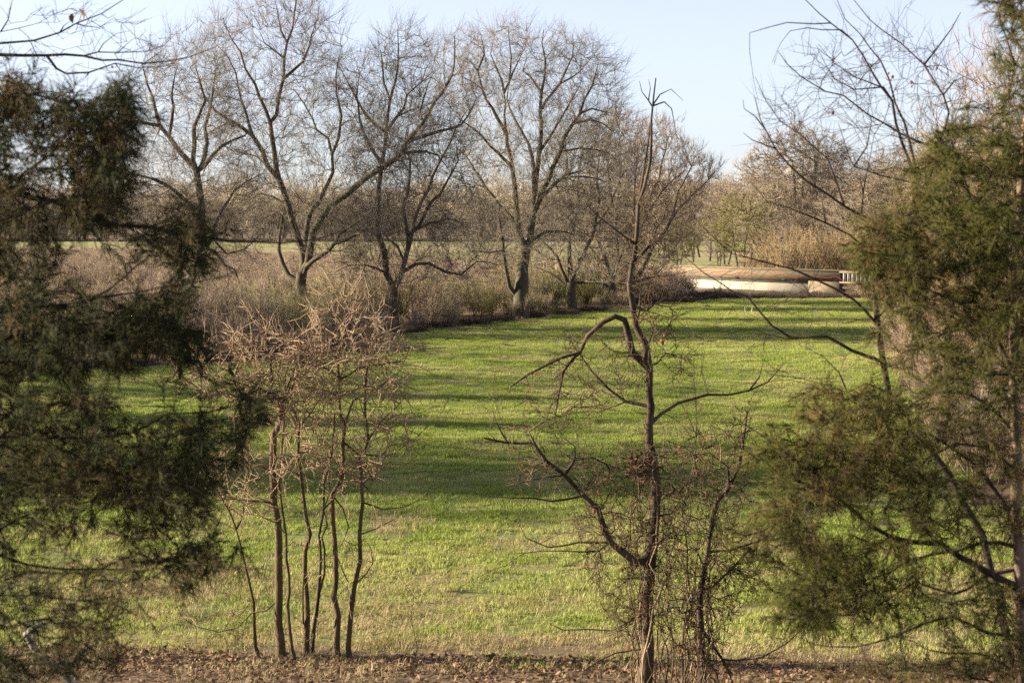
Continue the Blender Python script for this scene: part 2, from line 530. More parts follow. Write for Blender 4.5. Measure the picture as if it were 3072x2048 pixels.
def bare_tree(name, label, limbs, d, polys, thick=4.0, tip=0.011, tw=(4, 1.1, 0.009, 0.75, 0.35), bark='bark', twig='twig',
              step=0.6, slopes=0.45, group=None, cat='tree', bf=0.25, jit=0.1, skip=0.25, w_scale=1.0, ka=0.8, tp=0.9, whips=0, wl=0.8, wr=0.004):
    ch = trace(limbs, d, slopes, step, w_scale, gy=True, tp=tp)
    root = empty(name, tuple(ch[0][0][0]))
    tag(root, label, cat, group)
    for i, (s, r) in enumerate(ch):
        n = 10 if i == 0 else (7 if r[0] > 0.05 else 5)
        MB().chain(s, r, n).build('trunk' if i == 0 else 'limb', M[bark], root, smooth=True)
    sp, sd = seeds(ch, skip)
    pts = []
    for poly, n in polys:
        p2 = sample_poly(poly, n)
        p2 = p2 + rng.normal(0, 0.028, p2.shape) * (p2.max(0) - p2.min(0)).mean()
        c = p2.mean(0); ext = (p2.max(0) - p2.min(0)) / 2
        rr = np.clip(1 - ((p2 - c) / (ext + 1e-6) ** 1.0 * 0.85 ** 1) ** 2 @ np.array([0.6, 0.4]), 0.12, 1) ** 0.5
        j = np.linalg.norm(sp[None, :, [0, 2]] * 1.0 - P(p2[:, 0], p2[:, 1], d)[:, None, [0, 2]], axis=2).argmin(1)
        dep = sp[j, 1] * 0.75 + d * 0.25 + rng.normal(0, 1, n) * thick * 0.42 * rr
        pts.append(P(p2[:, 0], p2[:, 1], dep))
    if pts:
        mb = MB()
        pts = np.concatenate(pts)
        pts = pts[pts[:, 2] > gz(0, d) + 0.3]
        crown_from(mb, sp, sd, pts, tip, bf=bf, ka=ka, tw=tw, jit=jit, rmax=ch[0][1][0] * 0.5)
        for _ in range(whips):          # long thin whips arching out and drooping
            q = rng.integers(0, len(sp)); o = sp[q]
            if o[2] > sp[:, 2].min() + 0.72 * (sp[:, 2].max() - sp[:, 2].min()): continue
            dd = unit(sd[q] * 0.3 + rng.normal(0, 0.7, 3) + np.array([0, 0, 0.1])); ln_ = wl * rng.uniform(0.5, 1.4) / 7
            pp = [o]
            gr = rng.uniform(-0.05, 0.32)
            for _k in range(7):
                dd = unit(dd + rng.normal(0, 0.16, 3) - np.array([0, 0, gr])); pp.append(pp[-1] + dd * ln_)
            pp = np.array(pp); rr = np.linspace(wr, wr * 0.45, len(pp))
            mb.segs(pp[:-1], pp[1:], rr[:-1], rr[1:], 3)
            twigs(mb, pp[2:-1:2], unit(np.diff(pp, axis=0))[2::2][:len(pp[2:-1:2])], 1, wl * 0.3, wr * 0.6, 0.8, -0.05, sub=False)
        mb.build('crown', M[twig], root)
    return root


# ------------------------------------------------------------------ the ground
def edge(pts):
    g = np.array([G(*p) for p in pts])
    o = g[:, 1].argsort()
    return g[o, 1], g[o, 0]


LE = edge([(-420, 1160), (0, 1128), (320, 1106), (700, 1083), (1000, 1058), (1150, 1016), (1300, 990), (1560, 960), (1750, 938), (1900, 920), (2000, 908), (2180, 897)])
RE = edge([(2625, 896), (2650, 1050), (2740, 1250), (2900, 1500), (3300, 1720), (3700, 1960)])


def xl(y):
    return np.where(y > LE[0][0], np.interp(y, *LE), LE[1][0] - (LE[0][0] - y) * 0.25)


def xr(y):
    return np.interp(y, *RE)


FAR = LE[0][-1]
ys = np.concatenate([np.arange(-50, 40, 1.0), np.arange(40, 160, 4.0), [180, 230, 300, 400, 600, 1000, 2000, 3500]])
xs = np.concatenate([[-2500, -900, -400], np.arange(-120, 121, 4.0), [400, 900, 2500]])
X, Y = np.meshgrid(xs, ys)
Z = gz(X, Y) + (rng.normal(0, 1, X.shape) * 0.012 * (Y < 27)) - 0.012 * (Y >= 27)


def sheet(name, X, Y, Z, m, kind='structure', label=None):
    h, w = X.shape
    i = np.arange(h - 1)[:, None] * w + np.arange(w - 1)[None]
    q = np.stack([i, i + 1, i + w + 1, i + w], -1).reshape(-1, 4)
    o = MB().add(np.stack([X, Y, Z], -1), q).build(name, M[m], None, True)
    o['kind'] = kind
    return o


def lumps0(x):
    return np.sin(x * 0.13 + 1) + 0.6 * np.sin(x * 0.31 + 2) + 0.4 * np.sin(x * 0.77)


sheet('ground', X, Y, Z, 'earth')
fy = np.arange(25.6, FAR + 0.01, 1.2)
fx = np.linspace(0, 1, 25)
FY = np.repeat(fy[:, None], 25, 1)
FX = xl(FY) + (xr(FY) - xl(FY)) * fx[None]
sheet('field', FX, FY, gz(FX, FY) + 0.006, 'soil')
wx, wy = np.meshgrid(np.linspace(-160, 120, 30), np.linspace(150, 330, 8))
sheet('weedy_field', wx, wy, 0 * wx + 0.004, 'weedy')
mx_ = np.linspace(-300, 60, 60)
near_e = np.interp(mx_, [-300, -90, -50, -10, 10, 60], [330, 310, 285, 225, 214, 214]) + 6 * lumps0(mx_)
wx = np.repeat(mx_[None], 10, 0); wy = near_e[None] + (425 - near_e[None]) * np.linspace(0, 1, 10)[:, None]
sheet('meadow', wx, wy, 0 * wx + 0.009, 'meadow')


# ------------------------------------------------------------------ instanced ground cover (grass, weeds): nobody could count it
def scatter(name, label, cat, protos, pts, scl, idx=None, tilt=0.06):
    n = len(pts)
    me = bpy.data.meshes.new(name)
    me.vertices.add(n)
    me.vertices.foreach_set('co', np.asarray(pts, np.float32).ravel())
    a = me.attributes.new('rot', 'FLOAT_VECTOR', 'POINT')
    rot = np.stack([rng.normal(0, tilt, n), rng.normal(0, tilt, n), rng.uniform(0, 6.283, n)], 1)
    a.data.foreach_set('vector', rot.astype(np.float32).ravel())
    a = me.attributes.new('scl', 'FLOAT', 'POINT'); a.data.foreach_set('value', np.asarray(scl, np.float32))
    a = me.attributes.new('idx', 'INT', 'POINT')
    a.data.foreach_set('value', (rng.integers(0, len(protos), n) if idx is None else np.asarray(idx)).astype(np.int32))
    o = bpy.data.objects.new(name, me); COL.objects.link(o)
    cc = bpy.data.collections.new(name + '_kinds')
    for i, p in enumerate(protos):
        po = bpy.data.objects.new('%s_%02d' % (name, i), p); cc.objects.link(po)
    ng = bpy.data.node_groups.new(name, 'GeometryNodeTree')
    ng.interface.new_socket('Geometry', in_out='INPUT', socket_type='NodeSocketGeometry')
    ng.interface.new_socket('Geometry', in_out='OUTPUT', socket_type='NodeSocketGeometry')
    N, L = ng.nodes, ng.links
    gi = N.new('NodeGroupInput'); go = N.new('NodeGroupOutput')
    ip = N.new('GeometryNodeInstanceOnPoints')
    ci = N.new('GeometryNodeCollectionInfo'); ci.inputs['Collection'].default_value = cc
    ci.inputs['Separate Children'].default_value = True; ci.inputs['Reset Children'].default_value = True

    def attr(nm, ty):
        q = N.new('GeometryNodeInputNamedAttribute'); q.data_type = ty; q.inputs['Name'].default_value = nm
        return q.outputs['Attribute']
    L.new(gi.outputs[0], ip.inputs['Points']); L.new(ci.outputs[0], ip.inputs['Instance'])
    ip.inputs['Pick Instance'].default_value = True
    L.new(attr('idx', 'INT'), ip.inputs['Instance Index'])
    e2 = N.new('FunctionNodeEulerToRotation'); L.new(attr('rot', 'FLOAT_VECTOR'), e2.inputs[0])
    L.new(e2.outputs[0], ip.inputs['Rotation'])
    L.new(attr('scl', 'FLOAT'), ip.inputs['Scale'])
    L.new(ip.outputs[0], go.inputs[0])
    md = o.modifiers.new('scatter', 'NODES'); md.node_group = ng
    tag(o, label, cat, None, 'stuff')
    return o


def blades(mb, bx, by, h, w, lean):
    n = len(bx)
    a = rng.uniform(0, 6.283, n)
    f = np.stack([np.cos(a), np.sin(a), 0 * a], 1)
    sdv = np.stack([-np.sin(a), np.cos(a), 0 * a], 1)
    b0 = np.stack([bx, by, np.full(n, -0.01)], 1)
    ln = rng.uniform(0.2, 1.0, n)[:, None] * lean
    h = h[:, None]
    m = b0 + f * ln * h * 0.3 + np.array([0, 0, 1]) * h * 0.6
    t = b0 + f * ln * h + np.array([0, 0, 1]) * h * (1 - 0.3 * ln)
    w = w[:, None]
    v = np.stack([b0 - sdv * w / 2, b0 + sdv * w / 2, m + sdv * w * 0.4, m - sdv * w * 0.4, t], 1)
    o = np.arange(n)[:, None] * 5
    mb.add(v, o + np.array([[0, 1, 2, 3]]), o + np.array([[3, 2, 4]]))


def grass_patch(n_t, per, hmin, hmax, w, lean, dry=0.0):
    mb = MB()
    cx = rng.uniform(-0.62, 0.62, n_t); cy = rng.uniform(-0.62, 0.62, n_t)
    bx = np.repeat(cx, per) + rng.normal(0, 0.025, n_t * per)
    by = np.repeat(cy, per) + rng.normal(0, 0.025, n_t * per)
    h = rng.uniform(hmin, hmax, n_t * per) * np.repeat(rng.uniform(0.6, 1.15, n_t), per)
    blades(mb, bx, by, h, np.full(len(bx), w), lean)
    return mb


green = [grass_patch(250, 5, 0.05, 0.115, 0.009, 0.8).mesh('grass_patch', M['grass']) for _ in range(4)]
mixed = []
for _ in range(4):
    me = grass_patch(170, 5, 0.04, 0.10, 0.008, 0.9).mesh('mixed_patch', M['grass_pale'])
    mixed.append(me)
drym = [grass_patch(60, 5, 0.05, 0.16, 0.006, 1.0).mesh('dry_patch', M['drygrass']) for _ in range(3)]


def lumps(x, y, s, seed):
    """cheap smooth value noise in -1..1"""
    r = np.random.default_rng(seed)
    v = 0
    for k in range(6):
        a = r.uniform(0, 6.283); f = s * r.uniform(0.6, 1.9)
        v = v + np.sin((x * math.cos(a) + y * math.sin(a)) * f + r.uniform(0, 6.283))
    return v / 3.2


def field_pts(y0, y1, stp, jit=0.5):
    out = []
    for y in np.arange(y0, y1, stp):
        half = 0.33 * y + 6
        x = np.arange(-half, half, stp)
        out.append(np.stack([x + rng.uniform(-jit, jit, len(x)) * stp, np.full(len(x), y) + rng.uniform(-jit, jit, len(x)) * stp], 1))
    p = np.concatenate(out)
    return p


p = np.concatenate([field_pts(22.8, FAR + 1, 1.0), field_pts(23.2, 62, 1.05)])
p = p[(p[:, 0] > xl(p[:, 1]) - 0.2 + rng.normal(0, 0.5, len(p))) & (p[:, 0] < xr(p[:, 1]) + rng.normal(0, 0.8, len(p)))]
near = np.clip((40 - p[:, 1]) / 14, 0, 1)
ln = lumps(p[:, 0], p[:, 1] * 1.6, 0.55, 3)
isd = rng.uniform(0, 1, len(p)) < np.clip(near * 0.62 + 0.25 * ln * (near > 0) + 0.02, 0, 0.8)
isd |= (np.abs(p[:, 0] - xl(p[:, 1])) < 1.5) & (rng.uniform(0, 1, len(p)) < 0.5)
kk_ = rng.uniform(0, 1, len(p)) < np.clip((p[:, 1] - 24.2 + 0.7 * np.clip(p[:, 0] / 6, -1, 1) + 0.5 * lumps(p[:, 0], p[:, 1], 1.2, 9)) / 1.0, 0.0, 1)
p, isd, near = p[kk_], isd[kk_], near[kk_]
idx = np.where(isd, rng.integers(4, 8, len(p)), rng.integers(0, 4, len(p)))
pz = np.stack([p[:, 0], p[:, 1], gz(p[:, 0], p[:, 1])], 1)
scatter('grass', 'short bright green crop grass covering the sunlit field', 'grass', green + mixed, pz, rng.uniform(0.8, 1.2, len(p)) * (1.0 - 0.15 * isd), idx)
pd = pz[isd | (rng.uniform(0, 1, len(p)) < 0.04)]
q = field_pts(22.6, 30, 0.5)
q = q[(q[:, 1] < 25.9 + 0.6 * lumps(q[:, 0], q[:, 1], 1.3, 5)) & (rng.uniform(0, 1, len(q)) < np.where(q[:, 1] < 24.3, 0.22, 0.6))]
qz = np.stack([q[:, 0], q[:, 1], gz(q[:, 0], q[:, 1])], 1)
# dry tufts in patches left of the clump, along the foot of the bank
t1 = np.array([G(*s) for s in np.stack([rng.normal(560, 160, 60), rng.normal(1745, 28, 60)], 1)])
allp = np.concatenate([pd, qz, t1])
scatter('dry_grass', 'pale dry grass tufts among the green near the bank', 'grass', drym, allp, rng.uniform(0.7, 1.35, len(allp)))

# fallen leaves on the foot of the bank
mb = MB()
n = 20000
lx = rng.uniform(-14, 14, n); ly = 24.45 - 0.75 * np.clip(lx / 6, -1, 1) - np.abs(rng.normal(0, 1.0, n)) * 1.5 + 0.35 * lumps(lx, lx * 0.3, 1.1, 8)
lz = gz(lx, ly) + rng.uniform(0.02, 0.09, n)
c = np.stack([lx, ly, lz], 1)
a = unit(rng.normal(0, 1, (n, 3)) * np.array([1, 1, 0.5])); b = unit(np.cross(a, rng.normal(0, 0.5, (n, 3)) + np.array([0, 0, 1.0])))
nn = np.cross(a, b)
ll = rng.uniform(0.018, 0.055, n)[:, None]; wd = ll * 0.6
v = np.stack([c - a * ll, c - b * wd + nn * wd * 0.5, c + a * ll + nn * ll * 0.3, c + b * wd + nn * wd * 0.5], 1)
o4 = np.arange(n)[:, None] * 4
mb.add(v, None, np.concatenate([o4 + np.array([[0, 1, 2]]), o4 + np.array([[0, 2, 3]])]))
tag(mb.build('leaf_litter', M['litter']), 'brown fallen leaves along the foot of the bank', 'leaves', None, 'stuff')


# dry weeds: brown stalks over the rough ground beyond the hedgerow and right of the field
def weed_patch(n, h, w):
    mb = MB()
    bx = rng.uniform(-1, 1, n); by = rng.uniform(-1, 1, n)
    hh = rng.uniform(0.4, 1, n) * h
    a0 = np.stack([bx, by, 0 * bx - 0.05], 1)
    d = unit(np.stack([rng.normal(0, 0.25, n), rng.normal(0, 0.25, n), np.ones(n)], 1))
    mid = a0 + d * hh[:, None] * 0.6
    mb.segs(a0, mid, w, w * 0.8)
    for _ in range(3):
        d2 = unit(d + rng.normal(0, 0.5, (n, 3)))
        mb.cones(mid, mid + d2 * hh[:, None] * rng.uniform(0.25, 0.5, (n, 1)), w * 0.8)
    return mb


weeds = [weed_patch(46, 1.1, 0.012).mesh('weed_patch', M['weed']) for _ in range(3)]
wp = []
x, y = rng.uniform(-95, 24, 5200), rng.uniform(100, 300, 5200)
k = ((x < xl(np.minimum(y, FAR)) - 9) | ((y > FAR + 20) & (x < 12))) & (y < np.interp(x, [-300, -90, -50, -10, 10, 60], [330, 310, 285, 225, 214, 214]) + 8)
wp.append(np.stack([x[k], y[k], 0 * x[k]], 1))
x, y = rng.uniform(0, 34, 900), rng.uniform(33, 140, 900)
k = (x > xr(y) + 0.5) & (x < xr(y) + 14)
wp.append(np.stack([x[k], y[k], 0 * x[k]], 1))
wp = np.concatenate(wp)
scatter('weeds', 'dry pinkish brown weeds on the rough ground beyond the hedgerow', 'weeds', weeds, wp, rng.uniform(0.6, 1.2, len(wp)) * np.where(wp[:, 0] > 5, 0.7, 1))

# ------------------------------------------------------------------ the concrete bridge beyond the field
BA = np.array([28.6, 141.0]); BU = np.array([-0.645, 0.765]); BN = np.array([-0.765, -0.645])


def bs(px):
    """distance along the bridge seen at column px"""
    r = (px - 1536) / FPX
    k = r / (CP - 0.03 * SP)
    # BA + s*BU lies on x = k*y
    return (k * BA[1] - BA[0]) / (BU[0] - k * BU[1])


def bp(s, off, z):
    q = BA + BU * s + BN * off
    return np.array([q[0], q[1], z])


bridge = empty('concrete_bridge', tuple(bp(bs(2300), 0, 0)))
tag(bridge, 'low tan concrete bridge with pale wall beyond the far field edge', 'bridge')


def bbox(name, m, px0, px1, off, dep, z0, z1, b=0.0, parent=bridge):
    s0, s1 = sorted((bs(px0), bs(px1)))
    c = bp((s0 + s1) / 2, off - dep / 2, (z0 + z1) / 2)
    return MB().box(c, s1 - s0, dep, z1 - z0, tuple(BU), b).build(name, M[m], parent)


bbox('parapet', 'concrete', 2512, 1965, 0.0, 0.35, 0.98, 1.80)
bbox('coping', 'concrete', 2512, 1965, 0.05, 0.45, 1.802, 1.90, 0.03)
bbox('gap_shade_strip', 'dark', 2420, 1965, -0.06, 0.3, 0.83, 0.978)  # dark strip painting the shadow gap under the parapet
bbox('flange', 'concrete', 2420, 1965, 0.02, 0.4, 0.76, 0.828)
bbox('wall', 'wall', 2421, 1965, -0.10, 0.4, -1.0, 0.757)
bbox('pilaster', 'concrete', 2512, 2421, 0.012, 0.45, -1.0, 0.978)
bbox('deck', 'concrete', 2700, 1590, -0.36, 6.0, 0.55, 0.88)
bbox('rear_parapet', 'concrete', 2700, 1590, -5.4, 0.3, 0.885, 1.75)
for (a0, a1) in ((2512, 2640), (1600, 1668)):
    lo = 1.02 if a0 > 2000 else 1.05
    bbox('bottom_rail', 'concrete', a0, a1, -0.02, 0.3, 0.88, lo)
    bbox('top_rail', 'concrete', a0, a1, 0.02, 0.36, 1.75, 1.88, 0.03)
    bbox('shade_backing', 'dark', a0, a1, -0.22, 0.06, 0.9, 1.70)  # dark sheet painting the shade seen between the balusters
    kx = np.linspace(a0, a1, 11 if a0 > 2000 else 8)
    for k in kx:
        bbox('baluster', 'rail' if a0 > 2000 else 'concrete', k - 1.4, k + 1.4, -0.05, 0.08, lo + 0.003, 1.747)
bbox('end_wall', 'concrete', 2760, 2640, 0.0, 0.4, -1.0, 1.88)
bbox('side_wall', 'concrete', 1664, 1964, -0.02, 0.35, 0.88, 1.70)
for px in (2205, 2350):
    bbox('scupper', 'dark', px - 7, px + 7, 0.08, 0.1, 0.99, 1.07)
cx = np.array([1985, 2030, 2080, 2100, 2130, 2160, 2190, 2215, 2250, 2290, 2315, 2340, 2360, 2385, 2412, 2445, 2480, 2505, 2518, 2526])
cz = np.array([1.28, 1.30, 1.36, 1.48, 1.58, 1.30, 1.26, 1.50, 1.46, 1.18, 1.28, 1.48, 1.38, 1.22, 1.42, 1.36, 1.30, 1.44, 1.25, 1.05])
rc = MB().chain(smooth(np.array([bp(bs(a), 0.035, z) for a, z in zip(cx, cz)]), 0.3), np.full(len(smooth(np.array([bp(bs(a), 0.035, z) for a, z in zip(cx, cz)]), 0.3)), 0.014), 5).build('red_cord', M['redcord'])
tag(rc, 'red cord drooping in loops along the tan bridge parapet', 'cord')

# ------------------------------------------------------------------ the big bare trees of the hedgerow
T1 = [(30, 16, [(606, 1010), (600, 960), (596, 883), (604, 787), (607, 691), (604, 612), (598, 548), (592, 516)]),
      (14, 4, [(592, 516), (579, 485), (583, 430), (585, 383), (598, 351), (617, 303), (604, 250), (585, 190)]),
      (13, 4, [(596, 525), (607, 497), (617, 430), (614, 383), (630, 330), (640, 270), (648, 200)]),
      (15, 4, [(596, 530), (579, 497), (543, 459), (508, 411), (476, 379), (467, 328), (445, 255), (425, 190)]),
      (9, 3, [(508, 411), (516, 360), (518, 319), (518, 255), (534, 191)]),
      (9, 3, [(476, 379), (430, 370), (400, 345), (378, 310)]),
      (12, 4, [(600, 530), (620, 491), (661, 440), (703, 415), (735, 411), (752, 380)]),
      (12, 5, [(602, 640), (560, 602), (512, 564), (464, 535), (400, 522), (340, 500)]),
      (17, 5, [(598, 860), (585, 835), (537, 787), (470, 740), (400, 690), (350, 660), (300, 645)]),
      (10, 4, [(470, 740), (432, 715), (380, 705), (320, 690)]),
      (13, 4, [(604, 787), (622, 740), (642, 672), (665, 628), (703, 573), (740, 545), (790, 520)]),
      (9, 3, [(606, 760), (642, 755), (681, 797), (706, 809), (719, 851), (730, 880)]),
      (7, 3, [(640, 700), (680, 760), (730, 750), (780, 700)])]
C1 = [(310, 350), (380, 250), (480, 150), (560, 100), (640, 110), (700, 230), (730, 400), (790, 540), (780, 720), (720, 880), (620, 850), (430, 780), (330, 740), (290, 560)]
bare_tree('bare_tree', 'bare tree standing partly behind the dark evergreen, leftmost of the big hedgerow trees', T1, 95, [(C1, 1150)], tw=(4, 1.6, 0.0075, 0.5, 0.45), w_scale=1.2, tp=1.3)

T2 = [(31, 26, [(909, 990), (907, 940), (908, 900), (903, 850), (906, 815)]),
      (15, 9, [(903, 860), (885, 842), (865, 825), (848, 795), (836, 755), (838, 710), (850, 660), (860, 620)], 0.3),
      (19, 6, [(908, 820), (910, 787), (897, 723), (878, 666), (866, 621), (846, 564), (830, 500), (818, 415), (808, 367), (827, 344), (837, 287), (850, 239), (853, 179), (859, 128), (878, 86), (885, 30), (890, -10)], 0.1),
      (9, 2.5, [(850, 239), (872, 223), (910, 185), (926, 140), (936, 105), (958, 50)]),
      (10, 2.5, [(808, 367), (799, 335), (776, 287), (767, 255), (738, 207), (722, 159), (693, 112), (668, 55)]),
      (6, 2, [(859, 128), (843, 96), (830, 48), (826, -5)]),
      (5, 2, [(853, 179), (820, 150), (790, 130), (775, 90)]),
      (14, 4, [(838, 540), (802, 500), (786, 453), (757, 408), (719, 376), (681, 357), (649, 335), (623, 303), (600, 270)], -0.3),
      (8, 2.5, [(754, 400), (735, 335), (722, 303), (706, 223), (680, 165), (650, 130)]),
      (7, 2, [(719, 376), (680, 372), (640, 392), (600, 420)]),
      (5, 2, [(802, 500), (770, 470), (720, 455), (680, 450)]),
      (16, 5, [(912, 810), (923, 787), (917, 691), (936, 634), (968, 580), (996, 516), (998, 462), (984, 415), (952, 392), (939, 357), (910, 310), (880, 270)], 0.35),
      (8, 2.5, [(998, 480), (1019, 411), (1022, 351), (1012, 287), (1009, 230), (1025, 140)]),
      (20, 5, [(910, 818), (923, 790), (939, 698), (961, 659), (990, 618), (1031, 589), (1070, 557), (1100, 532), (1153, 500), (1204, 461), (1223, 426), (1268, 369), (1306, 305), (1344, 254), (1362, 190), (1365, 110)], -0.25),
      (10, 3, [(1223, 426), (1271, 410), (1319, 394), (1383, 375), (1410, 340), (1430, 290)]),
      (9, 3, [(1215, 452), (1277, 452), (1312, 468), (1345, 505)]),
      (6, 2, [(1268, 369), (1262, 330), (1275, 280), (1300, 220)]),
      (14, 5, [(908, 835), (917, 803), (942, 781), (984, 752), (1006, 730), (1038, 720), (1070, 704), (1100, 690), (1140, 705)], -0.5),
      (8, 3, [(1000, 735), (1020, 700), (1064, 669), (1096, 653), (1130, 620)]),
      (6, 2, [(866, 621), (820, 590), (780, 580), (740, 600), (700, 640)], 0.4)]
C2 = [(600, 260), (620, 110), (700, 30), (800, -45), (940, -40), (1005, 90), (1030, 200), (1070, 360), (1180, 360), (1280, 250), (1350, 95), (1445, 250), (1410, 420), (1260, 560), (1110, 760), (1000, 800), (900, 760), (780, 700), (740, 600), (640, 430)]
bare_tree('bare_tree', 'tallest bare tree, forked trunk with one heavy limb sweeping up to the right', T2, 99, [(C2, 1750)], tw=(4, 1.6, 0.0075, 0.5, 0.5), w_scale=1.2, tp=1.3)

T3 = [(27, 22, [(1180, 992), (1178, 940), (1178, 898), (1178, 862)]),
      (17, 4, [(1176, 872), (1160, 819), (1150, 755), (1137, 707), (1134, 660), (1137, 596), (1139, 530), (1150, 449), (1160, 394), (1163, 353), (1172, 299), (1188, 241), (1195, 178), (1192, 90)], 0.1),
      (9, 2.5, [(1155, 412), (1128, 372), (1096, 343), (1073, 305), (1041, 241), (1015, 190)]),
      (9, 2.5, [(1140, 510), (1124, 458), (1089, 394), (1080, 353), (1070, 290), (1078, 220)]),
      (9, 2.5, [(1163, 385), (1191, 347), (1210, 327), (1223, 286), (1265, 248), (1305, 212)]),
      (6, 2, [(1172, 299), (1150, 250), (1145, 190), (1135, 130)]),
      (6, 2, [(1190, 347), (1230, 330), (1275, 315)]),
      (16, 9, [(1180, 872), (1190, 850), (1204, 819), (1217, 755), (1226, 704)], -0.1),
      (10, 3, [(1226, 704), (1207, 628), (1220, 580), (1230, 532), (1230, 480), (1215, 430), (1222, 380)]),
      (10, 3, [(1228, 700), (1255, 675), (1281, 628), (1319, 580), (1344, 541), (1372, 480), (1365, 420)]),
      (12, 4, [(1210, 790), (1250, 640), (1284, 573), (1297, 532), (1312, 500), (1328, 470), (1348, 433), (1367, 385), (1400, 330)], 0.4),
      (9, 3, [(1204, 815), (1249, 790), (1287, 793), (1335, 813), (1383, 825), (1430, 784), (1497, 797)]),
      (8, 3, [(1230, 697), (1287, 672), (1344, 656), (1370, 659), (1402, 684)]),
      (7, 2.5, [(1158, 815), (1096, 793), (1048, 793), (1010, 815)]),
      (9, 5, [(1178, 912), (1152, 905), (1128, 892)]),
      (7, 3, [(1212, 780), (1190, 735), (1165, 720), (1150, 690)])]
C3 = [(1005, 160), (1080, 200), (1150, 110), (1200, 70), (1290, 140), (1320, 300), (1400, 400), (1440, 650), (1490, 790), (1400, 860), (1250, 860), (1110, 860), (1020, 820), (1040, 650), (1060, 450), (1020, 300)]
bare_tree('bare_tree', 'bare tree with low forked trunk and drooping lower branches, left of the wide-crowned tree', T3, 99.5, [(C3, 1450)], tw=(4, 1.6, 0.0075, 0.5, 0.45), w_scale=1.2, tp=1.3)

T4 = [(36, 27, [(1564, 958), (1562, 920), (1562, 870), (1568, 800), (1574, 745)]),
      (17, 7, [(1570, 760), (1556, 707), (1549, 640), (1541, 540), (1532, 470), (1521, 430), (1515, 370), (1513, 280)], 0.15),
      (7, 2, [(1513, 285), (1539, 216), (1558, 178), (1574, 139)]),
      (7, 2, [(1513, 290), (1507, 241), (1488, 203), (1472, 162), (1480, 110)]),
      (5, 2, [(1530, 240), (1535, 170), (1522, 80)]),
      (10, 3, [(1517, 390), (1491, 353), (1462, 302), (1446, 267), (1437, 216), (1411, 181), (1392, 170)]),
      (6, 2, [(1437, 216), (1453, 165), (1440, 105)]),
      (5, 2, [(1446, 267), (1415, 245), (1380, 227)]),
      (12, 4, [(1552, 690), (1497, 615), (1459, 564), (1427, 516), (1400, 470), (1370, 440)], 0.35),
      (9, 3, [(1535, 500), (1497, 461), (1472, 439), (1440, 404), (1408, 378), (1362, 345)], -0.3),
      (21, 17, [(1576, 755), (1590, 723), (1596, 680), (1600, 634), (1604, 590)]),
      (14, 4, [(1604, 600), (1605, 547), (1612, 496), (1625, 417), (1622, 337), (1625, 280), (1635, 225), (1638, 178), (1625, 130), (1630, 90)]),
      (6, 2, [(1625, 285), (1593, 235), (1571, 213), (1580, 165)]),
      (8, 2, [(1624, 318), (1659, 276), (1679, 250), (1700, 210), (1720, 170), (1715, 100)]),
      (5, 2, [(1690, 235), (1740, 215), (1775, 170)]),
      (12, 3, [(1600, 600), (1599, 489), (1586, 435), (1564, 393), (1541, 352), (1522, 298), (1530, 240)], 0.35),
      (15, 4, [(1604, 612), (1634, 562), (1656, 505), (1679, 457), (1691, 409), (1720, 374), (1742, 339), (1755, 298), (1777, 260), (1795, 190)], -0.25),
      (7, 2.5, [(1723, 371), (1771, 358), (1809, 371), (1844, 403)]),
      (7, 2.5, [(1688, 441), (1739, 445), (1787, 451), (1832, 466)]),
      (6, 2, [(1745, 345), (1774, 326), (1819, 339), (1852, 305)]),
      (8, 2.5, [(1624, 441), (1660, 393), (1698, 336), (1717, 298), (1745, 240)]),
      (10, 4, [(1606, 612), (1679, 537), (1707, 530), (1755, 530), (1819, 547)], 0.3),
      (9, 7, [(1660, 552), (1700, 522), (1737, 514)]),
      (13, 6, [(1562, 905), (1545, 885), (1529, 860), (1517, 803), (1510, 749), (1504, 691), (1497, 643), (1500, 600)], -0.2),
      (10, 4, [(1590, 705), (1638, 694), (1700, 694), (1722, 702)]),
      (6, 2.5, [(1511, 750), (1470, 760), (1420, 750), (1385, 780)])]
C4 = [(1370, 210), (1395, 120), (1490, 70), (1600, 105), (1700, 90), (1790, 140), (1860, 220), (1870, 330), (1850, 450), (1830, 560), (1720, 690), (1560, 780), (1430, 800), (1370, 600), (1390, 400)]
bare_tree('bare_tree', 'stout bare tree with the widest rounded crown in the middle of the hedgerow', T4, 109, [(C4, 1750)], tw=(4, 1.6, 0.0078, 0.5, 0.35), w_scale=1.2, tp=1.3)

T5 = [(25, 20, [(1714, 932), (1712, 900), (1713, 870), (1713, 850)]),
      (10, 4, [(1706, 878), (1682, 846), (1651, 818), (1608, 800)]),
      (12, 4, [(1708, 862), (1684, 808), (1671, 772), (1651, 747), (1620, 714), (1600, 690)]),
      (14, 4, [(1712, 855), (1707, 778), (1710, 701), (1708, 630), (1698, 537), (1701, 473), (1693, 400)]),
      (12, 4, [(1718, 858), (1738, 790), (1763, 739), (1784, 680), (1798, 600), (1790, 520), (1808, 420)]),
      (6, 3, [(1722, 845), (1779, 846), (1830, 859), (1875, 874)]),
      (8, 3, [(1710, 700), (1735, 640), (1733, 560), (1745, 470), (1750, 410)]),
      (7, 3, [(1708, 640), (1680, 590), (1660, 530), (1640, 480)]),
      (7, 3, [(1784, 680), (1830, 620), (1850, 560), (1880, 500)])]
C5 = [(1600, 640), (1640, 440), (1720, 360), (1800, 370), (1880, 470), (1910, 700), (1880, 860), (1760, 850), (1700, 800), (1610, 800)]
bare_tree('bare_tree', 'smaller bare tree with short stout trunk and spreading low limbs, right of the wide-crowned tree', T5, 120, [(C5, 1050)], tw=(4, 1.1, 0.011, 0.6, 0.6), w_scale=1.2, tp=1.3)

